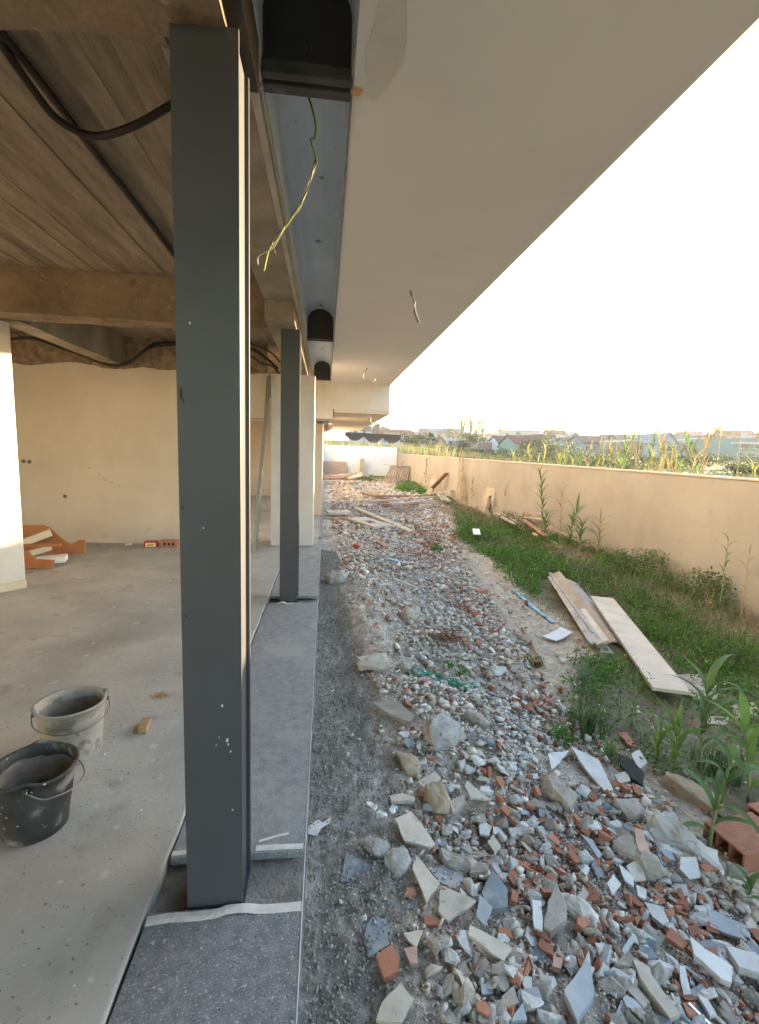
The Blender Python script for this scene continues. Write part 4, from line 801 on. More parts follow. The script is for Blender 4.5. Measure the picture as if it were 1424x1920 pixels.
for ki,kn in enumerate(names):
    tms,tilt,cols,_=KINDS[kn]; idx=np.where(PK==ki)[0]; order=idx[np.argsort(-app[idx])]; nm,mt_,ct,grp,lb,cnt=INDIV[ki]
    ind=order[:cnt]; rest=order[cnt:]
    fine=[rock_mesh(300+ki*20+q,1,R.uniform(.45,.9),R.uniform(.25,.5),10+q%4,2,.05) for q in range(12)] if kn in('conc','plas') else tms
    for j,i in enumerate(ind):
        me=fine[j%len(fine)]
        if kn=='tile':
            me=[me,None][0]; m_=(M_tcream,M_twhite,M_slate,M_tcream,M_slate2,M_tcream,M_twhite,M_slate)[j%8]
        else: m_=mt_
        if not len(me.materials): me.materials.append(m_)
        o=bpy.data.objects.new(nm,me); COL.objects.link(o)
        s=PS[i]*1.12; o.scale=(s,s,s*R.uniform(.8,1.3)); o.location=(PX[i],PY[i],float(ht(PX[i:i+1],PY[i:i+1])[0])+s*(.20 if kn!='tile' else .12)+.012)
        o.rotation_euler=(R.gauss(0,tilt*.8),R.gauss(0,tilt*.8),R.uniform(0,6.28)); tag(o,*ztag(nm,lb,ct,grp,PX[i],PY[i],j/len(ind)))
    sel=NR.randint(0,len(tms),len(rest)); carr=np.array(cols)
    for ti,me in enumerate(tms):
        q=rest[sel==ti]
        if not len(q): continue
        V,T=tri_arrays(me); n=len(q); Rm=rot_mats(n,tilt,NR)
        sc=PS[q][:,None,None]*np.stack([np.ones(n),np.ones(n),NR.uniform(.7,1.4,n)],-1)[:,None,:]
        W=np.einsum('nij,nvj->nvi',Rm,V[None]*sc)
        W[...,0]+=PX[q][:,None]; W[...,1]+=PY[q][:,None]; W[...,2]+=(ht(PX[q],PY[q])+PS[q]*NR.uniform(.05,.34,n)+NR.uniform(-.003,.016,n))[:,None]
        c=carr[NR.randint(0,len(cols),n)]*NR.uniform(.78,1.18,(n,1)); c=np.repeat(c,len(V),axis=0)
        allV.append(W.reshape(-1,3)); allF.append((T[None]+(np.arange(n)*len(V))[:,None,None]+off).reshape(-1,3)); allC.append(np.clip(c,0,.8)); off+=n*len(V)
M_rub=mat('rubble_mixed',(.80,.765,.72),(1.22,1.18,1.12),scale=28,rough=.93,bump=.7,bscale=60,vcol=True,ramp=(.3,.65),dist=.006)
tag(big_mesh('rubble',np.concatenate(allV),np.concatenate(allF),M_rub,col=np.concatenate(allC),nper=3),'loose mass of small concrete, plaster, tile and brick crumbs covering the yard','rubble')
# grit crumbs on the mortar strip
n=42000; y=.6+NR.uniform(0,1,n)**1.6*7; x=-.04+NR.uniform(0,1,n)*(MR(y)+.22); s=NR.uniform(0,1,n)**4*.011+.0022; s=s*(1+.12*y)
V,T=tri_arrays(rock_mesh(77,1,.9,.8,8)); Rm=rot_mats(n,1,NR); W=np.einsum('nij,nvj->nvi',Rm,V[None]*s[:,None,None]); W[...,0]+=x[:,None];W[...,1]+=y[:,None];W[...,2]+=(ht(x,y)+.003+s*.35+NR.uniform(0,.004,n))[:,None]
c=np.repeat(np.array((.35,.34,.315))*NR.uniform(.65,1.25,(n,1)),len(V),0)
tag(big_mesh('mortar_grit',W.reshape(-1,3),(T[None]+(np.arange(n)*len(V))[:,None,None]).reshape(-1,3),M_rub,col=c,nper=3),'grey crumbly grit of the mortar strip along the sill','grit')
# ---------------- timber and other things in the yard ----------------
def plank(A,B,wd,th,m,label,up=(0,0,1),name='plank',cat='plank',lift=0,group=None):
    A=Vector(A)+Vector((0,0,lift)); B=Vector(B)+Vector((0,0,lift)); c=(A+B)/2
    return tag(MB().beam(A-c,B-c,wd,th,up).build(name,m,bev=min(th,.01)*.2,loc=tuple(c)),label,cat,group)
plank((3.55,5.56,-.255),(2.715,3.23,-.265),.27,.03,M_pwood,'wide pale plank lying across the weeds on the plank stack',lift=.03)
plank((3.50,6.5,-.215),(2.93,4.35,-.285),.42,.022,M_gwood,'grey board on top of the plank stack, beside the wide pale plank',up=(.35,0,1))
for k in range(3):
    plank((3.31+.03*k,6.45,-.22+.02*k),(2.68+.04*k,4.22-.05*k,-.30+.02*k),.12,.016,(M_gwood,M_pwood,M_wood)[k],['lowest thin plank of the stack in the weeds','middle thin plank of the stack in the weeds','top thin plank of the stack, under the grey board'][k],up=(-.5,0,1),lift=.05)
plank((2.979,5.083,-0.322),(2.769,4.154,-0.334),.12,.015,M_pwood,'short whitish board left of the plank stack')
plank((2.599,6.115,-0.282),(2.605,5.49,-0.315),.05,.012,mat('blue_profile',(.22,.42,.55),(.32,.52,.66),scale=9,rough=.5),'pale blue strip on the path, upper half','strip' and (0,0,1),'plastic_strip','strip')
plank((2.605,5.49,-0.315),(2.624,4.989,-0.329),.05,.012,MATS['blue_profile'],'pale blue strip on the path, lower half with white edge',(0,0,1),'plastic_strip','strip')
plank((0.994,7.261,-0.115),(1.251,7.019,-0.141),.06,.02,MATS['blue_profile'],'small blue plastic strip in the middle of the rubble',(0,0,1),'plastic_strip','strip')
plank((0.879,13.321,-0.068),(1.946,10.401,-0.22),.17,.05,mat('new_pine',(.52,.41,.27),(.62,.51,.36),scale=5,rough=.7),'long clean pine plank lying on the far rubble')
plank((0.848,9.393,-0.115),(1.133,8.395,-0.168),.09,.03,M_rwood,'short pinkish plank below the cut-out board')
plank((0.924,6.009,-0.105),(1.197,5.795,-0.164),.03,.02,M_cream,'thin cream batten on the dusty rubble')
plank((2.954,7.909,-0.299),(3.14,7.888,-0.293),.02,.015,M_cream,'thin pale stick at the edge of the weeds',name='stick',cat='stick')
plank((3.33,10.085,-0.088),(3.192,9.577,-0.118),.15,.02,M_foam,'small white card lying on the green weeds',name='card',cat='card')
plank((2.163,4.776,-0.306),(1.929,3.798,-0.245),.02,.02,M_rwood,'thin red-brown stick by the path',name='stick',cat='stick')
# pipe-like brick bits on path
t=empty('hollow_brick_end',(1.846,3.759,-0.23)); tag(t,'small red hollow brick end on the bare earth path','brick'); MB().box(-.05,.05,-.03,.03,-.03,.03).build('brick_body',M_terr,t,bev=.003); box('core_hole',MATS['hole_dark'],(-.03,.03,-.032,-.0303,-.018,.018),t)
t=empty('hollow_brick_end',(2.073,5.908,-0.249),.5); tag(t,'red brick piece at the edge of the path near the sand','brick'); MB().box(-.09,.09,-.04,.04,-.03,.03).build('brick_body',M_terr,t,bev=.003)
# boards with cut-outs
def cutboard(A,B,wd,th,label,m=M_pwood,hole=(.35,.65,.42)):
    A=Vector(A);B=Vector(B);c=(A+B)/2;d=(B-A);L=d.length;d.normalize();s=Vector((-d.y,d.x,0)).normalized();mb=MB();n=s.cross(d)*-1
    def q(a,b,w0,w1):
        P0=A+d*(a*L);P1=A+d*(b*L); off=s*((w0+w1)/2*wd); mb.beam(P0+off-c,P1+off-c,(w1-w0)*wd,th)
    h=hole[2]/2
    q(0,hole[0],-.5,.5); q(hole[1],1,-.5,.5); q(hole[0],hole[1],-.5,-h); q(hole[0],hole[1],h,.5)
    return tag(mb.build('cut_out_board',m,loc=tuple(c)),label,'board')
cutboard((0.77,11.573,-0.106),(1.339,10.589,-0.151),.55,.05,'tan chipboard with a rectangular hole lying on the rubble')
cutboard((.05,12.0,-.02),(.62,12.1,-.02),.5,.06,'topmost cut-out board of the pile beside the sill',hole=(.25,.7,.4))
for k in range(3): plank((.0,11.7-.25*k,-.12-.03*k),(.55-.05*k,11.65-.25*k,-.12-.03*k),.5,.05,M_wood,['second board of the pile beside the sill','third board of the pile beside the sill','lowest board of the pile beside the sill'][k])
# reddish timber heap
cx=(3.455,19.006,-0.324); HP=[]
names_=['pink batten on the left end of the timber heap','long reddish batten across the top of the timber heap','thick pale batten crossing the timber heap','broken brown batten at the back of the timber heap','short red batten at the front of the timber heap','long pale batten pointing at the beige wall','wide grey plank leaning out of the timber heap','thin pink lath under the timber heap','dark plank end in the timber heap','split lath on the right of the timber heap','square pinkish frame side in the timber heap','short block-like batten in the timber heap','bleached board at the right end of the heap','slanting batten above the bleached board']
segs=[(680,925,735,938),(700,930,770,930),(682,940,775,935),(690,922,720,930),(750,943,785,946),(775,935,838,930),(735,945,790,941),(700,936,735,944),(718,946,750,944),(780,940,835,944),(745,938,760,947),(760,940,772,932),(825,925,842,940),(818,922,832,938)]
EE=[(1.333,16.94,0.034),(2.227,15.72,-0.067),(1.594,15.713,0.063),(2.973,16.373,0.029),(1.18,14.489,0.008),(2.872,15.307,0.043),(1.596,17.758,0.026),(2.002,16.119,0.033),(2.317,14.561,-0.026),(3.03,15.172,-0.132),(2.977,15.868,-0.013),(4.986,19.121,-0.193),(1.981,13.957,0.003),(3.035,14.784,-0.002),(1.625,15.985,-0.071),(2.172,15.303,-0.129),(1.827,14.909,-0.126),(2.475,15.551,-0.151),(3.099,16.005,-0.116),(4.292,16.631,-0.236),(2.255,14.728,0.038),(2.434,14.247,-0.054),(2.486,14.578,0.026),(2.864,15.567,0.069),(4.617,18.826,-0.064),(4.531,17.029,-0.197),(4.483,18.927,-0.011),(4.124,16.225,-0.081)]
for k,lb in enumerate(names_):
    plank(EE[2*k],EE[2*k+1],.16 if k in(6,12) else .09,.06,(M_rwood,M_rwood,M_pwood,M_wood,M_rwood,M_pwood,M_gwood)[k%7],lb)
# stack of old pallets/frames leaning near the far corner
t=empty('frame_stack',(3.974,28.301,-0.365)); tag(t,'leaning stack of old wooden frames in the far corner of the yard','frames')
o0=t.location.copy(); 
for k in range(12):
    f=k/11; xx=-1.1+2.6*f; ln=(.55-.75*f)
    m_=(M_wood,M_gwood,M_wood)[k%3]
    for dx in(-.35,.35): MB().beam((xx+ln+0,dx,.0),(xx+ln+.55-.5*f,dx,1.05-.1*abs(f-.4)),.10,.06,(1,0,0)).build('upright',m_,t)
    MB().beam((xx+ln+.53-.5*f,-.4,1.02),(xx+ln+.53-.5*f,.4,1.02),.10,.05).build('rail',m_,t)
MB().beam((-.5,0,1.12),(1.4,0,1.06),.6,.05).build('top_board',M_gwood,t)
plank((4.061,28.5,-0.216),(4.81,28.5,-0.197),.3,.28,mat('lilac_block',(.42,.38,.38),(.5,.46,.46)),'pale concrete block lying in front of the frame stack',name='concrete_block',cat='block')
# leaning mdf sheet, wood at the end wall
o=MB().box(-1.15,1.15,-.02,.02,0,1.25).build('brown_sheet',mat('pinkish_sheet',(.36,.26,.22),(.42,.31,.27)),loc=(.3,32.6,-.5),rot=(-.12,0,0)); tag(o,'pinkish brown sheet leaning against the white end wall','board')
tag(MB().beam((2.45,32.4,-.3),(2.5,32.6,1.0),.28,.2,(0,1,0)).build('timber_post',M_wood),'short upright timber post in front of the white end wall','post')
for k,(a,b) in enumerate((((-0.116,25.057,0.155),(1.394,25.247,0.24)),((-0.11,24.397,0.056),(1.644,25.555,0.059)),((0.849,25.773,0.226),(2.53,28.466,0.067)),((1.262,25.342,0.062),(1.398,16.816,0.728)),((2.903,29,0.08),(1.28,29,-0.028)))):
    plank(a,b,.2,.12,(M_wood,M_rwood,M_pwood,M_gwood,M_wood)[k],['brown beam lying along the foot of the end wall','dark red beam lying before the end wall','pale beam by the upright timber post','grey lath propped up by the timber post','crossed brown beam near the timber post'][k])
rk('rubble_sack',M_wood,(1.9,31,-.3),(1.3,.8,.55),0,'brown pile of brushwood before the end wall',51,cat='brushwood',sub=4,jit=.2)
# leaning notched slab on the yard wall
t=empty('notched_slab',(4.82,13.9,-.25)); tag(t,'notched concrete slab leaning against the beige yard wall','slab'); t.rotation_euler=(0,.28,0)
V=[(-.62,-.1),(.30,.25),(.55,.62),(.48,.80),(-.02,1.15),(-.20,1.1),(-.5,.35),(-.32,.40),(-.2,.62),(.02,.55),(-.12,.15)]
mb=MB(); P=[(0,y*1.05,z) for y,z in V]; n=len(P); mb.add([(x-.05,y,z) for x,y,z in P]+[(x+.05,y,z) for x,y,z in P],[tuple(range(n)),tuple(range(2*n-1,n-1,-1))]+[(i,n+i,n+(i+1)%n,(i+1)%n) for i in range(n)])
o=mb.build('slab_body',M_tan,t); bm=bmesh.new(); bm.from_mesh(o.data); bmesh.ops.triangulate(bm,faces=[f for f in bm.faces if len(f.verts)>4]); bmesh.ops.recalc_face_normals(bm,faces=bm.faces); bm.to_mesh(o.data); bm.free()
for k in range(9):
    a=Vector((4.55+R.uniform(-.3,.25),12.6-k*.42,-.12+R.uniform(-.05,.25))); b=a+Vector((R.uniform(-.3,.3),-R.uniform(.7,1.5),R.uniform(-.2,.1)))
    plank(a,b,R.uniform(.05,.11),.03,(M_gwood,M_wood,M_rwood)[k%3],'weathered stick in the brushwood along the beige yard wall',name='old_stick',cat='stick',group='old sticks along the yard wall')
plank((4.5,9.455,-0.309),(4.5,8.532,-0.258),.12,.2,M_rwood,'reddish timber block by the tall reed at the wall',name='timber_block',cat='block')
for k,(a,b) in enumerate((((4.4,20.2,-.2),(4.9,19,.75)),((4.3,19.5,-.2),(4.8,20.5,.6)),((4.9,16.4,-.2),(4.75,16.2,.9)),((4.0,18.9,-.1),(4.9,18,.1)))):
    plank(a,b,.22,.05,(M_rwood,M_wood,M_wood,M_gwood)[k],['dark red board leaning on the yard wall behind the timber heap','brown board crossing the leaning red board','upright dark stake against the yard wall','grey plank at the foot of the yard wall'][k])
# green netting
P=[(0.666,3.304,-0.061),(0.731,3.266,-0.072),(0.802,3.256,-0.087),(0.855,3.18,-0.087),(0.92,3.157,-0.097),(0.985,3.134,-0.108),(1.053,3.152,-0.123),(1.129,3.189,-0.145)]
mb=MB()
for k in range(14):
    q=[Vector(p_)+Vector((R.uniform(-.05,.05),R.uniform(-.05,.05),R.uniform(0,.03))) for p_ in P]; i0=R.randint(0,3); i1=R.randint(5,8)
    mb.tube(spline(q[i0:i1],4),.0035,4)
tag(mb.build('green_netting',mat('green_plastic',(.03,.28,.16),(.08,.36,.24),scale=9,rough=.5)),'tangled green plastic netting strands in the rubble','netting')
# rusty wire tangle
mb=MB(); c=Vector((1.107,3.955,-0.093))
for k in range(16):
    q=[c+Vector((R.uniform(-.15,.15),R.uniform(-.12,.12),R.uniform(-.02,.07))) for _ in range(4)]; mb.tube(spline(q,5),.003,4)
tag(mb.build('rusty_wire',mat('rust',(.16,.07,.035),(.26,.12,.06),scale=20)),'tangle of rusty brown wire in the middle of the rubble','wire')
# plastic bag
me=rock_mesh(61,.16,.26,.13,24,3,.15); o=link('plastic_bag',me,mat('clear_plastic',(.5,.48,.44),(.66,.64,.6),scale=8,rough=.25,trans=.35,spec=.6),loc=tuple(Vector((1.622,1.829,-0.207))+Vector((0,0,.03))),rot=(0,0,.5)); tag(o,'crumpled translucent plastic bag beside the big white stone','bag')
me=rock_mesh(62,.05,.06,.03,18,2,.15); tag(link('crushed_cup',me,mat('red_plastic',(.55,.12,.12),(.7,.4,.4),scale=30),loc=(0.46,3.954,0.037)),'crushed pink and red wrapper on the dusty mound','wrapper')
me=rock_mesh(63,.14,.1,.12,18,2,.15); tag(link('red_canister',me,mat('red_plastic2',(.5,.06,.04)),loc=(0.538,7.885,-0.078)),'small bright red plastic scrap near the sill','scrap')
tag(MB().tube([(-.03,0,0),(.03,0,0)],.012,10).build('metal_tube',mat('shiny_tube',(.7,.7,.72),rough=.15,metal=.9),loc=(1.162,1.127,-0.13),rot=(0,.2,-1.0)),'small shiny metal tube end at the bottom right edge','tube')
# ---------------- vegetation ----------------
M_leaf=mat('weed_leaf',(.8,.8,.8),(1.2,1.2,1.2),scale=6,rough=.6,vcol=True,trans=.35)
def leafcloud(cx,cy,cz,rx,ry,rz,n,sz,cols,up=.5,rs=NR,shell=.0):
    """n small bent leaf diamonds inside an ellipsoid -> V,F,C arrays (quads)"""
    u=rs.normal(0,1,(n,3)); u/=np.linalg.norm(u,axis=1)[:,None]; r=rs.uniform(shell,1,n)**(1/2.2)
    P=np.stack([cx+u[:,0]*r*rx,cy+u[:,1]*r*ry,cz+u[:,2]*r*rz],-1)
    return leaves(P,sz,cols,up,rs)
def leaves(P,sz,cols,up=.5,rs=NR,asp=.45):
    n=len(P); s=sz*rs.uniform(.6,1.3,n) if np.isscalar(sz) else sz
    d=rs.normal(0,1,(n,3)); d[:,2]=d[:,2]*.5+up; d/=np.linalg.norm(d,axis=1)[:,None]
    e=np.cross(d,rs.normal(0,1,(n,3))); e/=np.linalg.norm(e,axis=1)[:,None]+1e-9
    L=d*s[:,None]; W=e*(s*asp)[:,None]
    V=np.stack([P-L*.5,P+W*.5,P+L*.5,P-W*.5],1).reshape(-1,3); F_=np.arange(4*n).reshape(n,4)
    c=np.array(cols)[rs.randint(0,len(cols),n)]*rs.uniform(.7,1.3,(n,1)); return V,F_,np.repeat(np.clip(c,0,.8),4,0)
def cat_(parts):
    V=[];Fq=[];C=[];o=0
    for v,f,c in parts: V.append(v);Fq.append(f+o);C.append(c);o+=len(v)
    return np.concatenate(V),np.concatenate(Fq),np.concatenate(C)
def blades(P,h,w,cols,lean=.35,rs=NR,seg=3):
    n=len(P); a=rs.uniform(0,6.283,n); dx=np.cos(a)*lean*h*rs.uniform(.2,1.3,n); dy=np.sin(a)*lean*h*rs.uniform(.2,1.3,n)
    px,py=-np.sin(a+rs.normal(0,.5,n)),np.cos(a); V=np.zeros((n,2*(seg+1),3))
    for k in range(seg+1):
        t=k/seg; wd=w*(1-t*.95)*.5
        for j,sg in enumerate((-1,1)):
            V[:,2*k+j,0]=P[:,0]+dx*t*t+sg*px*wd; V[:,2*k+j,1]=P[:,1]+dy*t*t+sg*py*wd; V[:,2*k+j,2]=P[:,2]+h*t*(1-.25*t*t*lean*2)
    f=np.array([[2*k,2*k+1,2*k+3,2*k+2] for k in range(seg)]); Fq=(f[None]+(np.arange(n)*2*(seg+1))[:,None,None]).reshape(-1,4)
    c=np.array(cols)[rs.randint(0,len(cols),n)]*rs.uniform(.7,1.3,(n,1)); return V.reshape(-1,3),Fq,np.repeat(np.clip(c,0,.8),2*(seg+1),0)
GC=[(.085,.22,.025),(.06,.16,.02),(.12,.27,.035),(.045,.11,.015),(.14,.27,.05)]
# clumps of low weeds
parts=[]
def weedmask(x,y):
    d=(x-WL(y))
    m=np.clip(d/.35+.15,0,1)*np.clip(.72+1.9*vnoise(x*1.6,y*1.3,201),.05,1)
    m*=np.where(y<3.2,.75,1); m*=np.clip((y-1.9)/.6,0,1)
    m*=np.where((y>10.5),np.clip(1-(y-10.5)/5,.10,1),1)
    for (ax,ay,bx,by,wd) in ((3.62,5.74,2.83,3.36,.17),(3.42,6.55,2.78,4.1,.22)):
        t=np.clip(((x-ax)*(bx-ax)+(y-ay)*(by-ay))/((bx-ax)**2+(by-ay)**2),0,1); m=m*(np.hypot(x-ax-t*(bx-ax),y-ay-t*(by-ay))>wd+.05)
    return m
n=9500; y=1.8+NR.uniform(0,1,n)**1.25*20; x=1.6+NR.uniform(0,1,n)*3.35; k=NR.uniform(0,1,n)<weedmask(x,y); x,y=x[k],y[k]
extra=[(1.02,3.5,.07,30),(1.1,3.42,.05,20),(1.82,3.75,.10,60),(1.55,2.72,.11,110),(2.1,8.6,.13,60),(3.6,22,.5,300),(3.9,23.5,.5,300),(4.3,21,.4,220),(2.7,29,.7,260),(1.7,29.5,.6,120),(4.5,20.8,.6,260),(4.4,23,.7,300),(4.3,25,.7,300),(3.9,19,.3,60)]
for (cx,cyv,rr,cnt) in extra:
    z=float(gz(cx,cyv)); parts.append(leafcloud(cx,cyv,z+.05,rr,rr,rr*.6,cnt*4,.022 if cyv<5 else .03+.002*cyv,GC[:3]))
sz=np.clip(.018+.0028*y,.018,.06)
for cx,cyv,s_ in zip(x,y,sz):
    rr=R.uniform(.07,.19)*(1+.03*cyv); hh=R.uniform(.05,.17)*(1.25 if cx>3.3 else .9)
    cnt=int(46 if cyv<9 else 24); z=float(gz(cx,cyv))
    v=leafcloud(cx,cyv,z+hh*.45,rr,rr,hh,cnt,s_,GC); parts.append(v)
V,Fq,C=cat_(parts)
tag(big_mesh('weeds',V,Fq,M_leaf,col=C),'low green clover-like weeds covering the ground along the yard wall','weeds')
# yellow/white flower specks
n=900; y=2.5+NR.uniform(0,1,n)*8; x=2.2+NR.uniform(0,1,n)*2.7; k=NR.uniform(0,1,n)<weedmask(x,y); x,y=x[k],y[k]
V,Fq,C=leaves(np.stack([x,y,gz(x,y)+NR.uniform(.1,.24,len(x))],-1),.014,[(.62,.60,.18),(.65,.65,.45)],asp=.9)
tag(big_mesh('weed_flowers',V,Fq,M_leaf,col=C),'tiny pale yellow flowers among the weeds','flowers')
# grass blades
n=26000; y=1.9+NR.uniform(0,1,n)**1.3*12; x=1.6+NR.uniform(0,1,n)*3.35; k=NR.uniform(0,1,n)<weedmask(x,y)*.8*np.clip(.4+2*vnoise(x*1.2,y*1.2,211),0,1); x,y=x[k],y[k]
V,Fq,C=blades(np.stack([x,y,gz(x,y)-.01],-1),NR.uniform(.08,.36,len(x))*np.where(x>3.9,1.35,1)*np.clip(.6+(x-2)*.35,.5,1.4),.006+.0008*y,[(.07,.15,.025),(.10,.18,.04),(.15,.17,.06),(.24,.21,.12)],.5)
tag(big_mesh('grass_blades',V,Fq,M_leaf,col=C),'long thin grass blades among the weeds by the yard wall','grass')
# dry straw strip at the foot of the wall
n=9000; y=3+NR.uniform(0,1,n)*14; x=4.95-NR.uniform(0,1,n)**1.7*1.3
V,Fq,C=blades(np.stack([x,y,gz(x,y)-.01],-1),NR.uniform(.06,.38,n),.008,[(.30,.24,.15),(.24,.18,.11),(.36,.30,.2)],1.2)
tag(big_mesh('dry_straw',V,Fq,M_leaf,col=C),'dry straw and dead stems along the foot of the yard wall','straw')
def tuft(x,y,r,h,n,label,cols,nm='grass_tuft',w_=.01):
    P=np.stack([x+NR.normal(0,r*.5,n),y+NR.normal(0,r*.5,n),np.full(n,float(gz(x,y))-.01)],-1); V,Fq,C=blades(P,NR.uniform(.5,1,n)*h,w_,cols,.6,seg=4)
    o=big_mesh(nm,V-np.array([x,y,0]),Fq,M_leaf,col=C,kind=None); o.location=(x,y,0); return tag(o,label,'grass')
GG=[(.07,.14,.04),(.10,.18,.05),(.13,.20,.07)]
q=(1.783,2.837,-0.284); tuft(q[0],q[1],.12,.30,150,'dark green grass tuft at the edge of the rubble, left of the wide plank end',GG)
q=(1.771,2.554,-0.302); tuft(q[0],q[1],.08,.15,120,'small bright grass tuft touching the rubble heap',[(.08,.20,.03),(.10,.24,.04)],w_=.006)
q=(2.404,2.408,-0.316); tuft(q[0],q[1],.14,.30,110,'grass tuft between the big reed and the right edge',GG)
q=(3.656,4.503,-0.353); tuft(q[0],q[1],.2,.35,160,'grass tuft in the weeds right of the wide plank',GG)
q=(3.78,3.741,-0.295); tuft(q[0],q[1],.2,.45,150,'tall grass tuft at the right edge of the weeds',GG)
q=(4.184,6.713,-0.328); tuft(q[0],q[1],.3,.5,200,'shaggy grey-green grass tuft below the tall reed',[(.10,.14,.06),(.15,.18,.09),(.2,.2,.12)])
q=(4.24,5.842,-0.307); tuft(q[0],q[1],.3,.45,180,'shaggy grass tuft at the wall foot, centre',[(.10,.14,.06),(.15,.18,.09),(.2,.2,.12)])
# reeds
M_reed=mat('reed_leaf',(.085,.16,.055),(.15,.235,.09),scale=7,rough=.5,trans=.35,rnd=.2)
M_reedb=mat('reed_leaf_bright',(.13,.25,.05),(.20,.32,.08),scale=7,rough=.5,trans=.4,rnd=.2)
M_reedd=mat('reed_leaf_dry',(.22,.17,.10),(.36,.29,.18),scale=7,rough=.8,trans=.2,rnd=.2)
M_reedy=mat('reed_leaf_sunny',(.14,.17,.06),(.25,.25,.11),scale=5,rough=.5,trans=.45,rnd=.2)
M_stem=mat('reed_stem',(.20,.24,.10),(.30,.32,.15),scale=8,rough=.6)
M_stemd=mat('reed_stem_dry',(.28,.22,.13),(.38,.31,.2),scale=8,rough=.8)
def leafstrip(mb,base,az,L,w,rise,droop,seg=7,fold=.25):
    V=[];Fc=[];p=Vector(base); el=rise
    for k in range(seg+1):
        t=k/seg; wd=w*(math.sin(PI*min(1,t*1.0+.12))**.6)*(1-t**3) if k<seg else 0.0005
        d=Vector((math.cos(az)*math.cos(el),math.sin(az)*math.cos(el),math.sin(el))); s=Vector((-math.sin(az),math.cos(az),0)); nrm=s.cross(d)
        V+=[p-s*wd/2-nrm*wd*fold,p,p+s*wd/2-nrm*wd*fold]
        p=p+d*L/seg; el-=droop/seg
    for k in range(seg): a=3*k; Fc+=[(a,a+1,a+4,a+3),(a+1,a+2,a+5,a+4)]
    mb.add(V,Fc)
def reed(x,y,z,h,label,nl=14,L=.35,w=.028,m=None,ms=None,lean=(0,0),droop=1.6,rise=1.0,sep=True,start=.15,plume=False,group=None,nm='reed',rad=.008,fan=None):
    t=empty(nm,(x,y,z)); tag(t,label,'reed',group); m=m or M_reed; ms=ms or M_stem
    P=[Vector((lean[0]*h*u*u,lean[1]*h*u*u,h*u)) for u in [i/8 for i in range(9)]]
    MB().tube(P,[rad*(1-.6*i/8) for i in range(9)],6).build('stem',ms,t,smooth=True)
    allm=MB(); a0=R.uniform(0,6.28)
    for i in range(nl):
        u=start+(1-start)*(i/(nl-1))**.9; q=Vector((lean[0]*h*u*u,lean[1]*h*u*u,h*u)); az=a0+i*2.6+R.uniform(-.4,.4) if fan is None else fan+(PI if i%2 else 0)+R.uniform(-.5,.5)
        l=L*R.uniform(.65,1.1)*(1-.35*abs(u-.6)); mb=MB() if sep else allm
        leafstrip(mb,q,az,l,w*R.uniform(.75,1.15),rise+R.uniform(-.25,.25)+.35*u,droop*R.uniform(.6,1.25),6 if sep else 4)
        if sep: mb.build('leaf',m,t,smooth=True)
    if not sep: allm.build('foliage',m,t,smooth=True)
    if plume:
        mb=MB(); q=P[-1]
        for k in range(26):
            u=k/26; b=q+Vector((0,0,-.02+.30*u)); leafstrip(mb,b,R.uniform(0,6.28),.07*(1-.7*u)+.015,.006,1.35,.5,2)
        mb.build('plume',M_reedd,t)
    return t
q=(2.298,2.45,-0.307); reed(q[0],q[1],q[2],.50,'large green reed with broad arching leaves below the wide plank',12,.42,.042,M_reed,lean=(.05,.05),droop=2.2,rad=.010)
q=(2.072,2.379,-0.297); reed(q[0],q[1],q[2],.30,'leafy green reed just left of the large arching one',10,.33,.032,M_reedb,droop=1.4)
q=(2.022,2.46,-0.301); reed(q[0],q[1],q[2],.16,'short bright green reed shoot, leftmost by the bare soil',7,.26,.026,M_reedb,droop=1.0,rise=1.2)
q=(1.829,1.835,-0.254); reed(q[0],q[1],q[2],.42,'big-leaved green reed beside the hollow bricks',11,.34,.042,M_reed,lean=(.25,.1),droop=2.0,rad=.010)
q=(2.315,2.127,-0.329); reed(q[0],q[1],q[2]+.05,.42,'bright broad-leaved reed leaning in at the right edge',9,.36,.05,M_reedb,lean=(-.1,.1),droop=1.8)
q=(1.742,1.548,-0.253); reed(q[0],q[1],q[2],.10,'small green reed shoot at the right edge below the bricks',6,.17,.03,M_reed,droop=1.8,rise=.8)
q=(1.886,3.078,-0.271); reed(q[0],q[1],q[2],.22,'blue-green young reed with upright leaves by the bare earth',11,.26,.03,mat('reed_bluegreen',(.08,.15,.085),(.14,.22,.13),scale=7,trans=.3,rnd=.1),droop=.9,rise=1.1)
q=(2.138,2.861,-0.293); reed(q[0],q[1],q[2],.32,'thin young reed below the wide plank',7,.2,.02,M_reed,droop=1.8)
q=(1.75,2.521,-0.296); reed(q[0],q[1],q[2],.08,'small bright reed shoot at the edge of the rubble heap',6,.2,.02,M_reedb,droop=1.4)
def wreed(px,pyb,pyt,X_,label,**k):
    pass
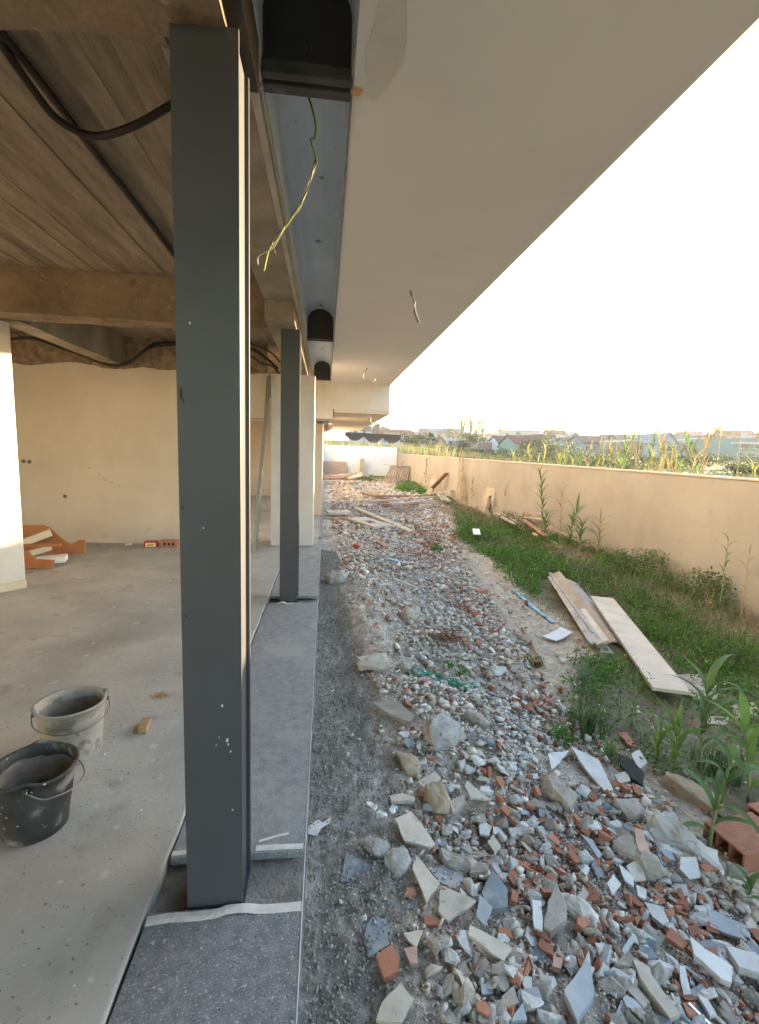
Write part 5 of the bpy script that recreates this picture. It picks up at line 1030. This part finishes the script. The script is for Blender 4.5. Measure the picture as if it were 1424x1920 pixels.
for (bx,by,bz,tz,lb,kw) in ((4.7,9.75,-.25,1.17,'tallest green reed standing against the beige yard wall',dict(nl=26,L=.42,w=.03,lean=(-.04,.12),droop=1.2,rise=.9,start=.3,rad=.013)),
  (4.72,9.0,-.25,.85,'thin brown-green reed just right of the tallest one',dict(nl=20,L=.35,w=.02,m=M_reedd,lean=(.0,.05),droop=1.7,rise=.7,start=.25)),
  (4.65,8.5,-.25,.55,'broad-leaved reed leaning right beside the tallest one',dict(nl=12,L=.5,w=.05,lean=(.0,-.25),droop=1.0,rise=1.0)),
  (4.6,8.0,-.25,.35,'low leafy reed at the wall below the tallest one',dict(nl=16,L=.55,w=.04,droop=2.0,rise=.9)),
  (4.5,9.2,-.25,.35,'low bushy reed at the base of the tallest one',dict(nl=18,L=.5,w=.035,droop=2.1,rise=.9)),
  (4.7,7.6,-.25,.45,'dry drooping reed clump against the wall',dict(nl=14,L=.5,w=.03,m=M_reedd,droop=2.2)),
  (4.75,5.05,-.2,.62,'thin reed by the wall at the right edge of the photo',dict(nl=9,L=.3,w=.02,droop=1.8)),
  (4.7,4.7,-.2,.55,'brown dead reed by the wall at the right edge',dict(nl=7,L=.25,w=.014,m=M_reedd,ms=M_stemd,droop=1.8)),
  (4.85,17.0,-.3,1.5,'thin dead cane rising over the wall behind the timber heap',dict(nl=16,L=.35,w=.02,m=M_reedd,ms=M_stemd,droop=1.4,start=.3)),
  (4.85,16.4,-.3,1.6,'dense dead cane beside the thin one at the wall',dict(nl=40,L=.32,w=.02,m=M_reedd,ms=M_stemd,lean=(.0,.15),droop=1.0,start=.35)),
  (4.85,15.3,-.3,.75,'short drooping dead cane at the wall',dict(nl=16,L=.35,w=.03,m=M_reedd,ms=M_stemd,droop=2.0,start=.3)),
  (4.8,22.5,-.3,1.15,'dead cane standing at the wall by the far boards',dict(nl=18,L=.45,w=.035,m=M_reedd,ms=M_stemd,droop=1.7,start=.3)),
  (4.8,29.5,-.3,.9,'small dead cane near the far corner of the yard',dict(nl=9,L=.4,w=.03,m=M_reedd,ms=M_stemd,droop=1.6,start=.4))):
    reed(bx,by,bz,tz-bz,lb,**kw)
# reeds beyond the wall (sunlit)
def bank(x,y): return max(fz(x,y),-.35)+.35+.45
k=0
for i in range(46):
    u=R.random(); yv=5.6+(u**1.2)*9.5; xv=R.uniform(5.5,7.4)
    if 6.5<yv<7.0 and R.random()<.5: continue
    h=R.uniform(1.1,1.7) if yv<12 else R.uniform(.95,1.25)
    far=yv>12
    reed(xv,yv,bank(xv,yv)-.25,h+.1,'yellow-green sunlit reed growing beyond the beige yard wall',nl=16 if not far else 10,L=.55,w=.036 if not far else .045,m=(M_reedy,M_reedy,M_reedd,M_reed)[i%4],ms=M_stemd,lean=(R.uniform(-.2,.2),R.uniform(-.2,.2)),droop=R.uniform(1.0,1.9),rise=1.05,sep=False,start=.2,plume=False,group='sunlit reeds beyond the yard wall')
for (px,pyt,yv,lb) in ((1140,735,10.7,'tall cane with a feathery plume above the wall, left one'),(1165,790,10.1,'tall cane with a dark ragged head right of the left plume'),(1394,765,6.95,'tall cane with a feathery plume near the right edge'),(818,800,30,'thin distant cane tip above the wall near the white sign'),(1278,800,7.9,'bare tall cane in front of the pale houses')):
    pass
for (P,lb,pl) in (((6.5,10.625,2.593),'tall cane with a feathery plume above the wall, left one',True),((6.5,10.154,2.207),'tall cane with a dark ragged head right of the left plume',True),((6.5,6.911,2.157),'tall cane with a feathery plume near the right edge',True),((6,25.079,2.435),'thin distant cane beside the white sign',True),((6.2,8.93,2.041),'bare straight cane in front of the orange house',False),((6.2,6.98,1.983),'bare cane in front of the green building',False)):
    z0=bank(P[0],P[1])-.2; reed(P[0],P[1],z0,P[2]-z0,lb,nl=7,L=.3,w=.02,m=M_reedy,ms=M_stemd,sep=False,start=.2,plume=pl,rad=.009)
# thicket behind the reeds
parts=[]
for i in range(330):
    yv=5.5+R.random()**1.3*55; xv=R.uniform(7.5,13)+yv*.1 if i%3 else R.uniform(5.6,7.2); z=bank(xv,yv)-.1
    P=np.stack([xv+NR.normal(0,.3,34),yv+NR.normal(0,.3,34),np.full(34,z)],-1); parts.append(blades(P,NR.uniform(.4,.9,34)*(1 if yv<15 else .75),.03+.001*yv,[(.12,.15,.06),(.18,.17,.08),(.08,.11,.04),(.22,.19,.11)],.5))
V,Fq,C=cat_(parts); tag(big_mesh('reed_thicket',V,Fq,M_leaf,col=C),'tangled low reeds and grass on the field beyond the wall','reeds')
def shrub(x,y,z,r,h,n,label,cols,sz,name='bush',group=None,clumps=9):
    t=empty(name,(x,y,z)); tag(t,label,'bush',group); parts=[]
    st=MB()
    for i in range(clumps):
        a=R.uniform(0,6.28); q=R.uniform(.1,.75)*r; cx,cyv,cz=q*math.cos(a),q*math.sin(a),h*R.uniform(.3,.8)
        parts.append(leafcloud(cx,cyv,cz,r*.42,r*.42,h*.28,n//clumps,sz,cols)); st.tube([(0,0,-.05),(cx*.5,cyv*.5,cz*.6),(cx,cyv,cz)],[r*.02+.002,r*.015+.002,.002],5)
    V,Fq,C=cat_(parts); o=big_mesh('foliage',V,Fq,M_leaf,col=C,kind=None,parent=t); st.build('stem',M_stemd,t); return t
DG=[(.045,.07,.03),(.06,.09,.035),(.08,.11,.045),(.035,.055,.025)]
q=(4.75,6.348,-0.225); shrub(q[0],q[1],-.22,.42,.5,900,'leafy dark weed bush against the wall, centre right',[(.09,.14,.05),(.13,.19,.07)],.045)
q=(4.75,5.195,-0.308); shrub(q[0],q[1],-.22,.40,.45,800,'leafy weed bush against the wall near the right edge',[(.09,.14,.05),(.13,.19,.07)],.045)
q=(4.75,6.807,-0.096); shrub(q[0],q[1],-.22,.35,.4,600,'low weed bush under the wall, left of the dark leafy one',[(.09,.14,.05),(.13,.19,.07)],.045)
q=(3.852,11.158,-0.365); shrub(q[0]+.9,q[1],-.3,.5,.5,700,'grey-green bush below the leaning notched slab',[(.10,.13,.07),(.14,.16,.09)],.05)
# ---------------- distance ----------------
def tree(x,y,h,r,label,cols,n=1400,sz=.3,trunk=.3,group=None,name='tree',flat=1,clumps=16,z=None):
    z=fz(x,y) if z is None else z; t=empty(name,(x,y,z)); tag(t,label,'tree',group); parts=[]; st=MB()
    st.tube([(0,0,-.5),(.03*h,.02*h,h*.3),(0,.03*h,h*.6)],[h*.035,h*.028,h*.015],7)
    for i in range(clumps):
        a=R.uniform(0,6.28); q=R.uniform(.0,1)**.6*r*.8; cz=h*(trunk+(1-trunk)*R.uniform(.15,.85)); k=math.sqrt(max(.15,1-((cz/h-trunk)/(1-trunk)*2-1)**2)) if flat==1 else 1
        cx,cyv=q*math.cos(a)*k,q*math.sin(a)*k; rr=r*R.uniform(.25,.45)
        parts.append(leafcloud(cx,cyv,cz,rr,rr,rr*.62*flat,n//clumps,sz,cols)); st.tube([(0,.02*h,h*R.uniform(.25,.5)),(cx*.6,cyv*.6,cz*.85),(cx,cyv,cz)],[h*.014,h*.008,h*.003],5)
    st.build('trunk',M_stemd,t); V,Fq,C=cat_(parts); big_mesh('crown',V,Fq,M_leaf,col=C,kind=None,parent=t); return t
M_glass=mat('window_glass',(.05,.07,.09),(.09,.12,.14),scale=1,rough=.15,spec=.6)
M_frame=mat('window_frame',(.6,.6,.58),rough=.6)
def wallm(n_,c): return mat('facade_'+n_,tuple(v*.92 for v in c),c,scale=.7,rough=.85)
def roofm(n_,c): return mat('roof_'+n_,tuple(v*.75 for v in c),c,scale=2.5,rough=.9,bump=.4,bscale=6,stretch=(1,4,4))
def house(P0,P1,D,label,wc,rc,roof='gable',dep=7,wins=((.25,.45),(.7,.45)),apex=1.6,rz=0,cat='house',ww=.8,wh=1.0,ov=.35,chim=False,ext=None,name='house'):
    """P0=(x,_,z_eave) left, P1=(x,_,z_base) right on the plane y=D"""
    x0,ze=P0[0],P0[2]; x1=P1[0]; W=x1-x0; xc=(x0+x1)/2; zg=fz(xc,D)-1; H=ze-zg
    t=empty(name,(xc,D,zg),rz); tag(t,label,cat)
    w2=W/2
    apex*=.72
    if roof=='gable':      # ridge along depth, gable facing the viewer
        MB().prism([(-w2,0),(w2,0),(w2,dep),(-w2,dep)],0,H).build('wall',wc,t)
        [MB().add([(-w2,yg,H),(w2,yg,H),(0,yg,H+apex)],[(0,1,2)]).build('gable',wc,t) for yg in(.001,dep-.001)]
        mb=MB()
        for sg in(-1,1):
            k=apex/w2; mb.add([(sg*(w2+ov),-ov,H-ov*k),(0,-ov,H+apex),(0,dep+ov,H+apex),(sg*(w2+ov),dep+ov,H-ov*k),(sg*(w2+ov),-ov,H-ov*k+.18),(0,-ov,H+apex+.18),(0,dep+ov,H+apex+.18),(sg*(w2+ov),dep+ov,H-ov*k+.18)],[(0,1,2,3),(7,6,5,4),(0,4,5,1),(1,5,6,2),(2,6,7,3),(3,7,4,0)])
        r=mb.build('roof',rc,t)
    elif roof=='side':     # ridge parallel to the front
        MB().prism([(-w2,0),(w2,0),(w2,dep),(-w2,dep)],0,H).build('wall',wc,t)
        [MB().add([(xg,0,H),(xg,dep,H),(xg,dep/2,H+apex)],[(0,1,2)]).build('gable',wc,t) for xg in(-w2,w2)]
        mb=MB()
        for (ya,yb) in((-ov,dep/2),(dep+ov,dep/2)):
            za=H-ov*apex/(dep/2); mb.add([(-w2-ov,ya,za),(w2+ov,ya,za),(w2+ov,yb,H+apex),(-w2-ov,yb,H+apex),(-w2-ov,ya,za+.2),(w2+ov,ya,za+.2),(w2+ov,yb,H+apex+.2),(-w2-ov,yb,H+apex+.2)],[(0,1,2,3),(7,6,5,4),(0,4,5,1),(1,5,6,2),(2,6,7,3),(3,7,4,0)])
        r=mb.build('roof',rc,t)
    else:
        MB().prism([(-w2,0),(w2,0),(w2,dep),(-w2,dep)],0,H).build('wall',wc,t); r=MB().box(-w2-.15,w2+.15,-.15,dep+.15,H,H+.25).build('roof',rc,t)
    if chim: MB().box(-.3,.3,dep*.4,dep*.4+.5,H,H+apex+.8).build('chimney',wc,r)
    for (u,v) in wins:
        o=MB().box(-ww/2-.08,ww/2+.08,-.05,.0,-wh/2-.08,wh/2+.08).build('window',M_frame,t,loc=(-w2+u*W,-.001,H*(.5+v*.5) if v>0 else H*.4))
        MB().box(-ww/2,ww/2,-.062,-.051,-wh/2,-.02).build('pane',M_glass,o); MB().box(-ww/2,ww/2,-.062,-.051,.02,wh/2).build('pane',M_glass,o)
    return t
W_=wallm('white',(.5,.5,.5)); WB=wallm('bluewhite',(.38,.43,.48)); WC=wallm('cream',(.46,.40,.29)); WY=wallm('yellow',(.55,.42,.16)); WO=wallm('orange',(.46,.29,.13)); WP=wallm('pink',(.36,.23,.18)); WG=wallm('mint',(.25,.31,.27)); WGR=wallm('grey',(.28,.285,.285))
RR=roofm('red',(.24,.10,.075)); RD=roofm('dark',(.10,.09,.09)); RW=roofm('white',(.60,.62,.64)); RB=roofm('brown',(.20,.14,.11)); RG=roofm('grey',(.3,.3,.3)); RP=roofm('pink',(.55,.22,.25))
house((19.419,95,3.305),(21.336,95,1.987),95,'white cottage side of the house with the dark roof, left of the yellow gable',W_,RD,'side',6,((.5,.4),),1.6)
house((23.086,100,3.375),(25.463,100,2.107),100,'small house with a sunny yellow gable and dark roof',WY,RD,'gable',9,((.35,.3),(.7,.3)),2.0)
house((32.795,130,5.328),(38.678,130,2.895),130,'long pale blue-white flat building beside the yellow gable',WB,RW,'flat',12,((.2,.6),(.5,.6),(.8,.6)))
house((14.652,150,5.759),(19.763,150,3.951),150,'pale blue flat warehouse far left, behind the shade netting',WB,RW,'flat',14,((.3,.5),(.7,.5)))
house((23.715,160,6.149),(33.104,160,3.805),160,'long pale blue warehouse left of the white sign',WB,RW,'flat',14,((.15,.5),(.4,.5),(.65,.5),(.9,.5)))
house((28.874,105,3.269),(31.513,105,2.17),105,'low shed with a grey-brown roof in front of the pale flat building',WGR,RB,'side',6,((.5,.3),),1.3)
house((37.351,115,4.534),(41.281,115,2.578),115,'shop building with a white band over an orange-red front',WP,RW,'flat',9,((.3,-1),(.7,-1)))
o=house((44.723,125,4.935),(46.882,125,3.73),125,'small orange roofed house right of the shop building',WGR,RP,'side',6,((.5,.4),),1.0)
house((40.798,110,4.453),(43.676,110,2.669),110,'house with dark sloping roofs left of the big red-roofed one',W_,RD,'side',8,((.3,.4),(.7,.4)),2.2)
house((38.155,98,3.306),(39.772,98,2.014),98,'little blue-white annex with red roof beside the red-roofed house',WB,RR,'side',5,((.5,.3),),1.2)
house((37.525,92,3.99),(41.214,92,2.108),92,'big pale house with a wide red-brown tiled roof',WG,RR,'side',9,((.25,.5),(.7,.5),(.25,-1)),2.2,chim=True)
house((40.26,90,4.264),(43.376,90,2.193),90,'cream gable end joined to the red-roofed house',WC,RR,'gable',9,((.6,.5),),2.0)
house((57.735,120,5.445),(60.414,120,3.184),120,'blue-white gabled house behind the cream gable',WB,RR,'gable',8,((.5,.5),),2.2)
house((69.49,140,7.133),(73.417,140,5.333),140,'white flat-roofed house further back, behind the olive bush',W_,RW,'flat',9,((.3,.5),(.7,.5)))
house((57.933,110,4.785),(61.639,110,2.866),110,'grey low house with a brown roof between dark trees',WGR,RB,'side',8,((.3,.4),(.7,.4)),2.0)
house((59.026,105,5.008),(63.539,105,2.956),105,'pale house under a broad brown roof behind the reeds',WGR,RB,'side',8,((.2,.4),(.6,.4)),2.2)
house((71.848,118,6.173),(76.103,118,3.696),118,'tan house with a brown gable roof left of the blue cube',WC,RB,'gable',8,((.5,.4),),1.7)
house((66.209,104,5.482),(68.449,104,2.875),104,'narrow pale blue cube house',WB,RW,'flat',6,((.5,.5),(.5,-1)))
house((65.686,100,5.284),(67.843,100,2.888),100,'pinkish house wing beside the orange one',WP,RW,'flat',6,((.5,.5),))
house((66.204,98,5.502),(70.484,98,2.988),98,'orange-yellow cube house with a small dark window',WO,RW,'flat',7,((.45,.4),(.8,.4)))
house((68.915,96,5.222),(71.908,96,2.821),96,'white cube house next to the orange one',WB,RW,'flat',6,((.35,.4),))
house((69.009,93,5.294),(72.908,93,2.884),93,'pale blue gabled villa with three windows',WB,RG,'gable',9,((.25,.45),(.55,.45),(.8,.45),(.3,-1),(.7,-1)),2.6,ww=.9)
house((86.585,110,6.148),(89.19,110,4.797),110,'small white flat building right of the blue villa',W_,RW,'flat',6,((.5,.4),))
house((96.721,120,7.214),(103.623,120,5.013),120,'wide white building with a pink roof among trees',WB,RW,'flat',10,((.2,.5),(.4,.5),(.6,.5),(.8,.5)))
house((123.064,150,10.13),(128.806,150,8.368),150,'teal-grey building with a pink sunlit roof edge',WG,RP,'side',9,((.3,.4),(.7,.4)),1.6)
house((78.238,95,4.621),(81.153,95,3.351),95,'low white shed with a sloping roof in front of the wide white building',W_,RW,'side',5,((.5,.3),),.8)
house((109.193,125,8.192),(114.751,125,6.434),125,'grey flat building left of the green one',WGR,RW,'flat',9,((.3,.4),(.7,.4)))
t=house((77.537,85,5.978),(79.779,85,2.151),85,'grey-blue corner wing of the green building',WGR,RG,'flat',9,((.5,.45),(.5,-1)))
t=house((76.545,82,5.883),(85.635,82,2.392),82,'large pale green building at the right edge',WG,RG,'flat',12,((.12,.6),(.28,.6),(.5,.6),(.12,-1),(.35,-1),(.6,-1)),ww=1.6,wh=1.1)
MB().box(-4.2,-2.9,-.12,-.06,5.2,6.3).build('wall_sign',W_,t)
MB().box(-5.9,6,-.7,-.0,4.2,4.5).build('balcony_ledge',W_,t)
# apartment block far away
a=(150.24,430,21.814); b=(164.455,430,15.024)
t=empty('apartment_block',((a[0]+b[0])/2,430,fz(a[0],430)-1)); tag(t,'beige apartment block rising above the distant town','building'); h0=a[2]-t.location.z
hw=(b[0]-a[0])/2; box('tower_wing',WC,(-hw,-.25*hw,0,9,0,h0),t); box('tower_core',WC,(-.25*hw,.45*hw,-1.5,9,0,h0+2.2),t); box('tower_wing',WC,(.45*hw,hw,0,9,0,h0-.5),t); box('roof_box',WC,(.0,.3*hw,0,5,h0+2.2,h0+4),t)
for r in range(5):
    for u in(-.8,-.5,-.05,.22,.6,.85):
        y_=-1.51 if -.25<u<.45 else -.01
        o=MB().box(-.7,.7,-.12,0,-.7,.7).build('window',M_frame,t,loc=(u*hw,y_,h0-1.8-r*3)); 
        MB().box(-.6,.6,-.16,-.13,-.6,.6).build('pane',M_glass,o)
# far town
wl=[W_,WC,WGR,WB,WP]; rl=[RR,RB,RW,RG]
for i in range(58):
    th=math.radians(-1+i*.86+R.uniform(-.3,.3)); d=R.uniform(210,420); x,y=d*math.sin(th+.10),d*math.cos(th+.10); z=fz(x,y)
    wdt=R.uniform(9,20); hh=R.uniform(5.5,9); t=empty('distant_house',(x,y,z-1),-th); tag(t,'small distant house on the low hill behind the village','house','distant houses on the horizon')
    MB().box(-wdt/2,wdt/2,0,9,0,hh).build('wall',wl[i%5],t)
    ap=R.uniform(1.2,2.6); mb=MB()
    if i%3: mb.add([(-wdt/2-.4,-.4,hh),(wdt/2+.4,-.4,hh),(wdt/2+.4,9.4,hh),(-wdt/2-.4,9.4,hh),(-wdt/2+1,4.5,hh+ap),(wdt/2-1,4.5,hh+ap)],[(0,1,5,4),(2,3,4,5),(1,2,5),(3,0,4),(3,2,1,0)])
    else: mb.box(-wdt/2-.2,wdt/2+.2,-.2,9.2,hh,hh+.4)
    mb.build('roof',rl[i%4],t)
    for u in (-.3,0,.3): MB().box(-.7,.7,-.08,0,-.7,.7).build('window',M_glass,t,loc=(u*wdt,-.01,hh-2))
OL=[(.07,.10,.05),(.10,.13,.07),(.14,.16,.10)]
T3=[(.05,.06,.035),(.08,.085,.045),(.11,.10,.06)]
def tr(P,D,h,r,label,cols=DG,**k): tree(P[0],D,h,r,label,cols,**k)
tr((12.815,120,4.296),120,8.3,2.4,'rounded dark tree behind the shade netting',T3)
tr((19.414,88,2.929),88,5.2,1.1,'slim dark cypress in front of the dark roofed house',DG,trunk=.08)
tr((40.252,150,6.329),150,10,6,'broad dark tree behind the long pale building',T3)
for px_,(P,h,r) in enumerate((((49.152,170,7.473),13,3.2),((53.454,175,7.748),13.5,3.0),((50.952,160,6.93),10,3))):
    tr(P,P[1],h,r,['umbrella pine on the skyline, left one','umbrella pine on the skyline, middle one','umbrella pine on the skyline, right one'][px_],[(.10,.09,.05),(.14,.11,.07)],trunk=.55,flat=.7,n=900)
tr((63.22,190,7.391),190,12,4,'dark tree just left of the apartment block',T3)
tr((25.875,85,2.641),85,4.6,3.4,'very dark round tree left of the shop building',DG,trunk=.05,n=2200)
tr((14.366,80,2.426),80,3.8,2.6,'dark bushy tree behind the far corner of the yard',DG,trunk=.05)
tr((14.775,76,2.42),76,3.6,2.4,'dark bushy tree left of the white cottage',DG,trunk=.05)
tr((31.074,70,2.368),70,3.6,2.0,'dark round bush in front of the red-roofed house',OL,trunk=.05)
tr((30.976,66,2.376),66,3.6,2.4,'dark round bush in front of the cream gable',OL,trunk=.05)
tr((16.479,32,1.812),32,2.5,1.9,'silvery olive bush just beyond the yard wall',[(.13,.16,.10),(.17,.20,.13),(.10,.13,.08)],trunk=.02,n=3200,sz=.13,clumps=26)
tr((69.876,130,5.721),130,8.5,5,'dark tree mass between two brown-roofed houses',T3)
tr((72.309,150,6.94),150,9,5,'brownish tree behind the cream gable',T3)
tr((137.919,180,11.285),180,12,8,'broad tree on the skyline above the blue villa',T3)
tr((135.134,170,10.516),170,10.5,6,'lower tree on the skyline right of the blue villa',T3)
tr((142.002,170,12.374),170,15,8,'reddish-lit tree on the skyline above the pink roof',[(.16,.10,.06),(.12,.09,.05)])
tr((96.959,110,7.425),110,8.2,3.6,'full green tree left of the green building',[(.07,.09,.04),(.10,.12,.05)],n=2000)
tr((69.226,85,4.272),85,4,3.2,'dark olive bush below the wide white building',OL,trunk=.04)
tr((127.823,130,10.839),130,12,5,'tree behind the green building at the right edge',T3)
for i in range(44):
    th=math.radians(5+i*1.0); d=R.uniform(40,84); x,y=d*math.sin(th),d*math.cos(th)
    shrub(x,y,fz(x,y),R.uniform(1.4,2.6),R.uniform(1.0,1.9),800,'dark bush in the field between the wall and the village',DG+OL[:1],.2,group='dark bushes in the field')
# white sign on a pole
a=(31.169,140,7.967); t=empty('sign_board',(a[0],140,fz(a[0],140))); tag(t,'white rectangular sign high on a thin pole above the roofs','sign'); zz=a[2]-t.location.z
MB().tube([(0,0,0),(0,0,zz)],.10,6).build('pole',M_frame,t); box('sign_panel',W_,(-.95,.95,-.12,-.0,zz-.5,zz+.6),t)
M_ink=mat('sign_ink',(.14,.16,.24),(.2,.22,.3),rough=.6)
mb=MB()
for (A,B) in (((-.75,.38),(-.45,.38)),((-.45,.38),(-.68,-.3)),((-.7,-.3),(-.5,-.3))): mb.beam((A[0],-.14,zz+A[1]),(B[0],-.14,zz+B[1]),.12,.03,(0,1,0))
for k in range(4): mb.beam((-.3+.28*k,-.14,zz-.28),(-.3+.28*k,-.14,zz+.08),.07,.03,(0,1,0)); mb.beam((-.3+.28*k,-.14,zz+.05),(-.12+.28*k,-.14,zz+.05),.07,.03,(0,1,0))
mb.build('lettering',M_ink,t); mb=MB(); mb.beam((-.95,-.13,zz+.56),(.95,-.13,zz+.56),.05,.04,(0,1,0)); mb.beam((-.95,-.13,zz-.46),(.95,-.13,zz-.46),.05,.04,(0,1,0)); mb.build('border',M_ink,t)
# utility poles
for (P,D,lb) in (((13.867,70,3.763),70,'thin dark pole left of the white cottage'),((25.854,75,3.632),75,'thin pole in front of the shop building'),((29.021,62,4.244),62,'brown wooden pole in front of the cream gable'),((41.452,60,5.335),60,'thin pole in front of the orange house'),((17.309,72,4.095),72,'short pole at the yellow gable')):
    z=fz(P[0],D); t=empty('utility_pole',(P[0],D,z)); tag(t,lb,'pole'); MB().tube([(0,0,-.3),(0,0,P[2]-z)],[.09,.06],7).build('shaft',mat('pole_brown',(.16,.11,.08)),t)
    MB().beam((-.35,0,P[2]-z-.25),(.35,0,P[2]-z-.25),.07,.06).build('crossarm',MATS['pole_brown'],t)
# shade netting on posts beyond the end wall
t=empty('shade_net',(3.4,40,0)); tag(t,'sagging dark shade netting hung between posts beyond the end wall','netting')
A0=(1.593,40,2.94); A1=(6.24,40,2.844); M_net=mat('shade_cloth',(.055,.04,.04),(.09,.07,.065),scale=8,rough=.9)
np_=4
for k in range(np_):
    u=k/(np_-1); x=A0[0]+(A1[0]-A0[0])*u; z=A0[2]+(A1[2]-A0[2])*u+.15
    MB().tube([(x-3.4,0,-.4),(x-3.4,0,z+.3*(k%2))],.035,6).build('post',mat('pole_brown',(.16,.11,.08)),t)
for k in range(np_-1):
    V=[];Fc=[];nu,nv=12,5; u0,u1=k/(np_-1),(k+1)/(np_-1); w0=R.uniform(.6,.85)
    for j in range(nv+1):
        for i in range(nu+1):
            s=i/nu; u=u0+(u1-u0)*s; x=A0[0]+(A1[0]-A0[0])*u-3.4; zt=A0[2]+(A1[2]-A0[2])*u+.1
            V.append((x,-.04-.12*math.sin(s*PI)*(j/nv)+.03*MN.noise((i*.6,j*.7,k)),zt-(w0*(.4+.6*math.sin(PI*s)))*(j/nv)))
    for j in range(nv):
        for i in range(nu): a_=j*(nu+1)+i; Fc.append((a_,a_+1,a_+nu+2,a_+nu+1))
    MB().add(V,Fc).build('net_swag',M_net,t,smooth=True)
MB().beam((A0[0]-3.4,0,A0[2]+.45),(A0[0]-.6,0,A0[2]+.42),.05,.45,(0,0,1)).build('net_roll',mat('net_grey',(.25,.2,.19),(.3,.25,.23)),t)
V=[];parts=[]
for i in range(60):
    xv=R.uniform(-1,9); yv=R.uniform(34.5,44); P=np.stack([xv+NR.normal(0,.5,60),yv+NR.normal(0,.5,60),np.full(60,.2)],-1); parts.append(blades(P,NR.uniform(1.5,2.5,60),.07,[(.26,.26,.12),(.34,.32,.17),(.18,.20,.09)],.25))
V,Fq,C=cat_(parts); tag(big_mesh('cane_field',V,Fq,M_leaf,col=C),'pale green and yellow canes growing densely behind the end wall','reeds')
# low fence posts line near far field
for k,P in enumerate(((7.282,45,2.815),(7.692,45,2.78),(8.257,45,2.75))):
    z=fz(P[0],45); tag(MB().tube([(P[0],45,z-.2),(P[0],45,P[2])],.03,6).build('fence_post',MATS['pole_brown']),['first thin fence post right of the shade netting','second thin fence post right of the shade netting','third thin fence post right of the shade netting'][k],'post')
hz=MB().box(-1100,1100,-1100,1100,-3,46).build('haze',None); hm=bpy.data.materials.new('haze_air'); hm.use_nodes=True; N=hm.node_tree.nodes; N.remove(N['Principled BSDF'])
pv=N.new('ShaderNodeVolumePrincipled'); pv.inputs['Color'].default_value=(1,.97,.92,1); pv.inputs['Density'].default_value=.00035; pv.inputs['Anisotropy'].default_value=.3
hm.node_tree.links.new(pv.outputs[0],N['Material Output'].inputs['Volume']); hz.data.materials.append(hm); tag(hz,'thin pale evening haze over the whole place','haze',kind='stuff')
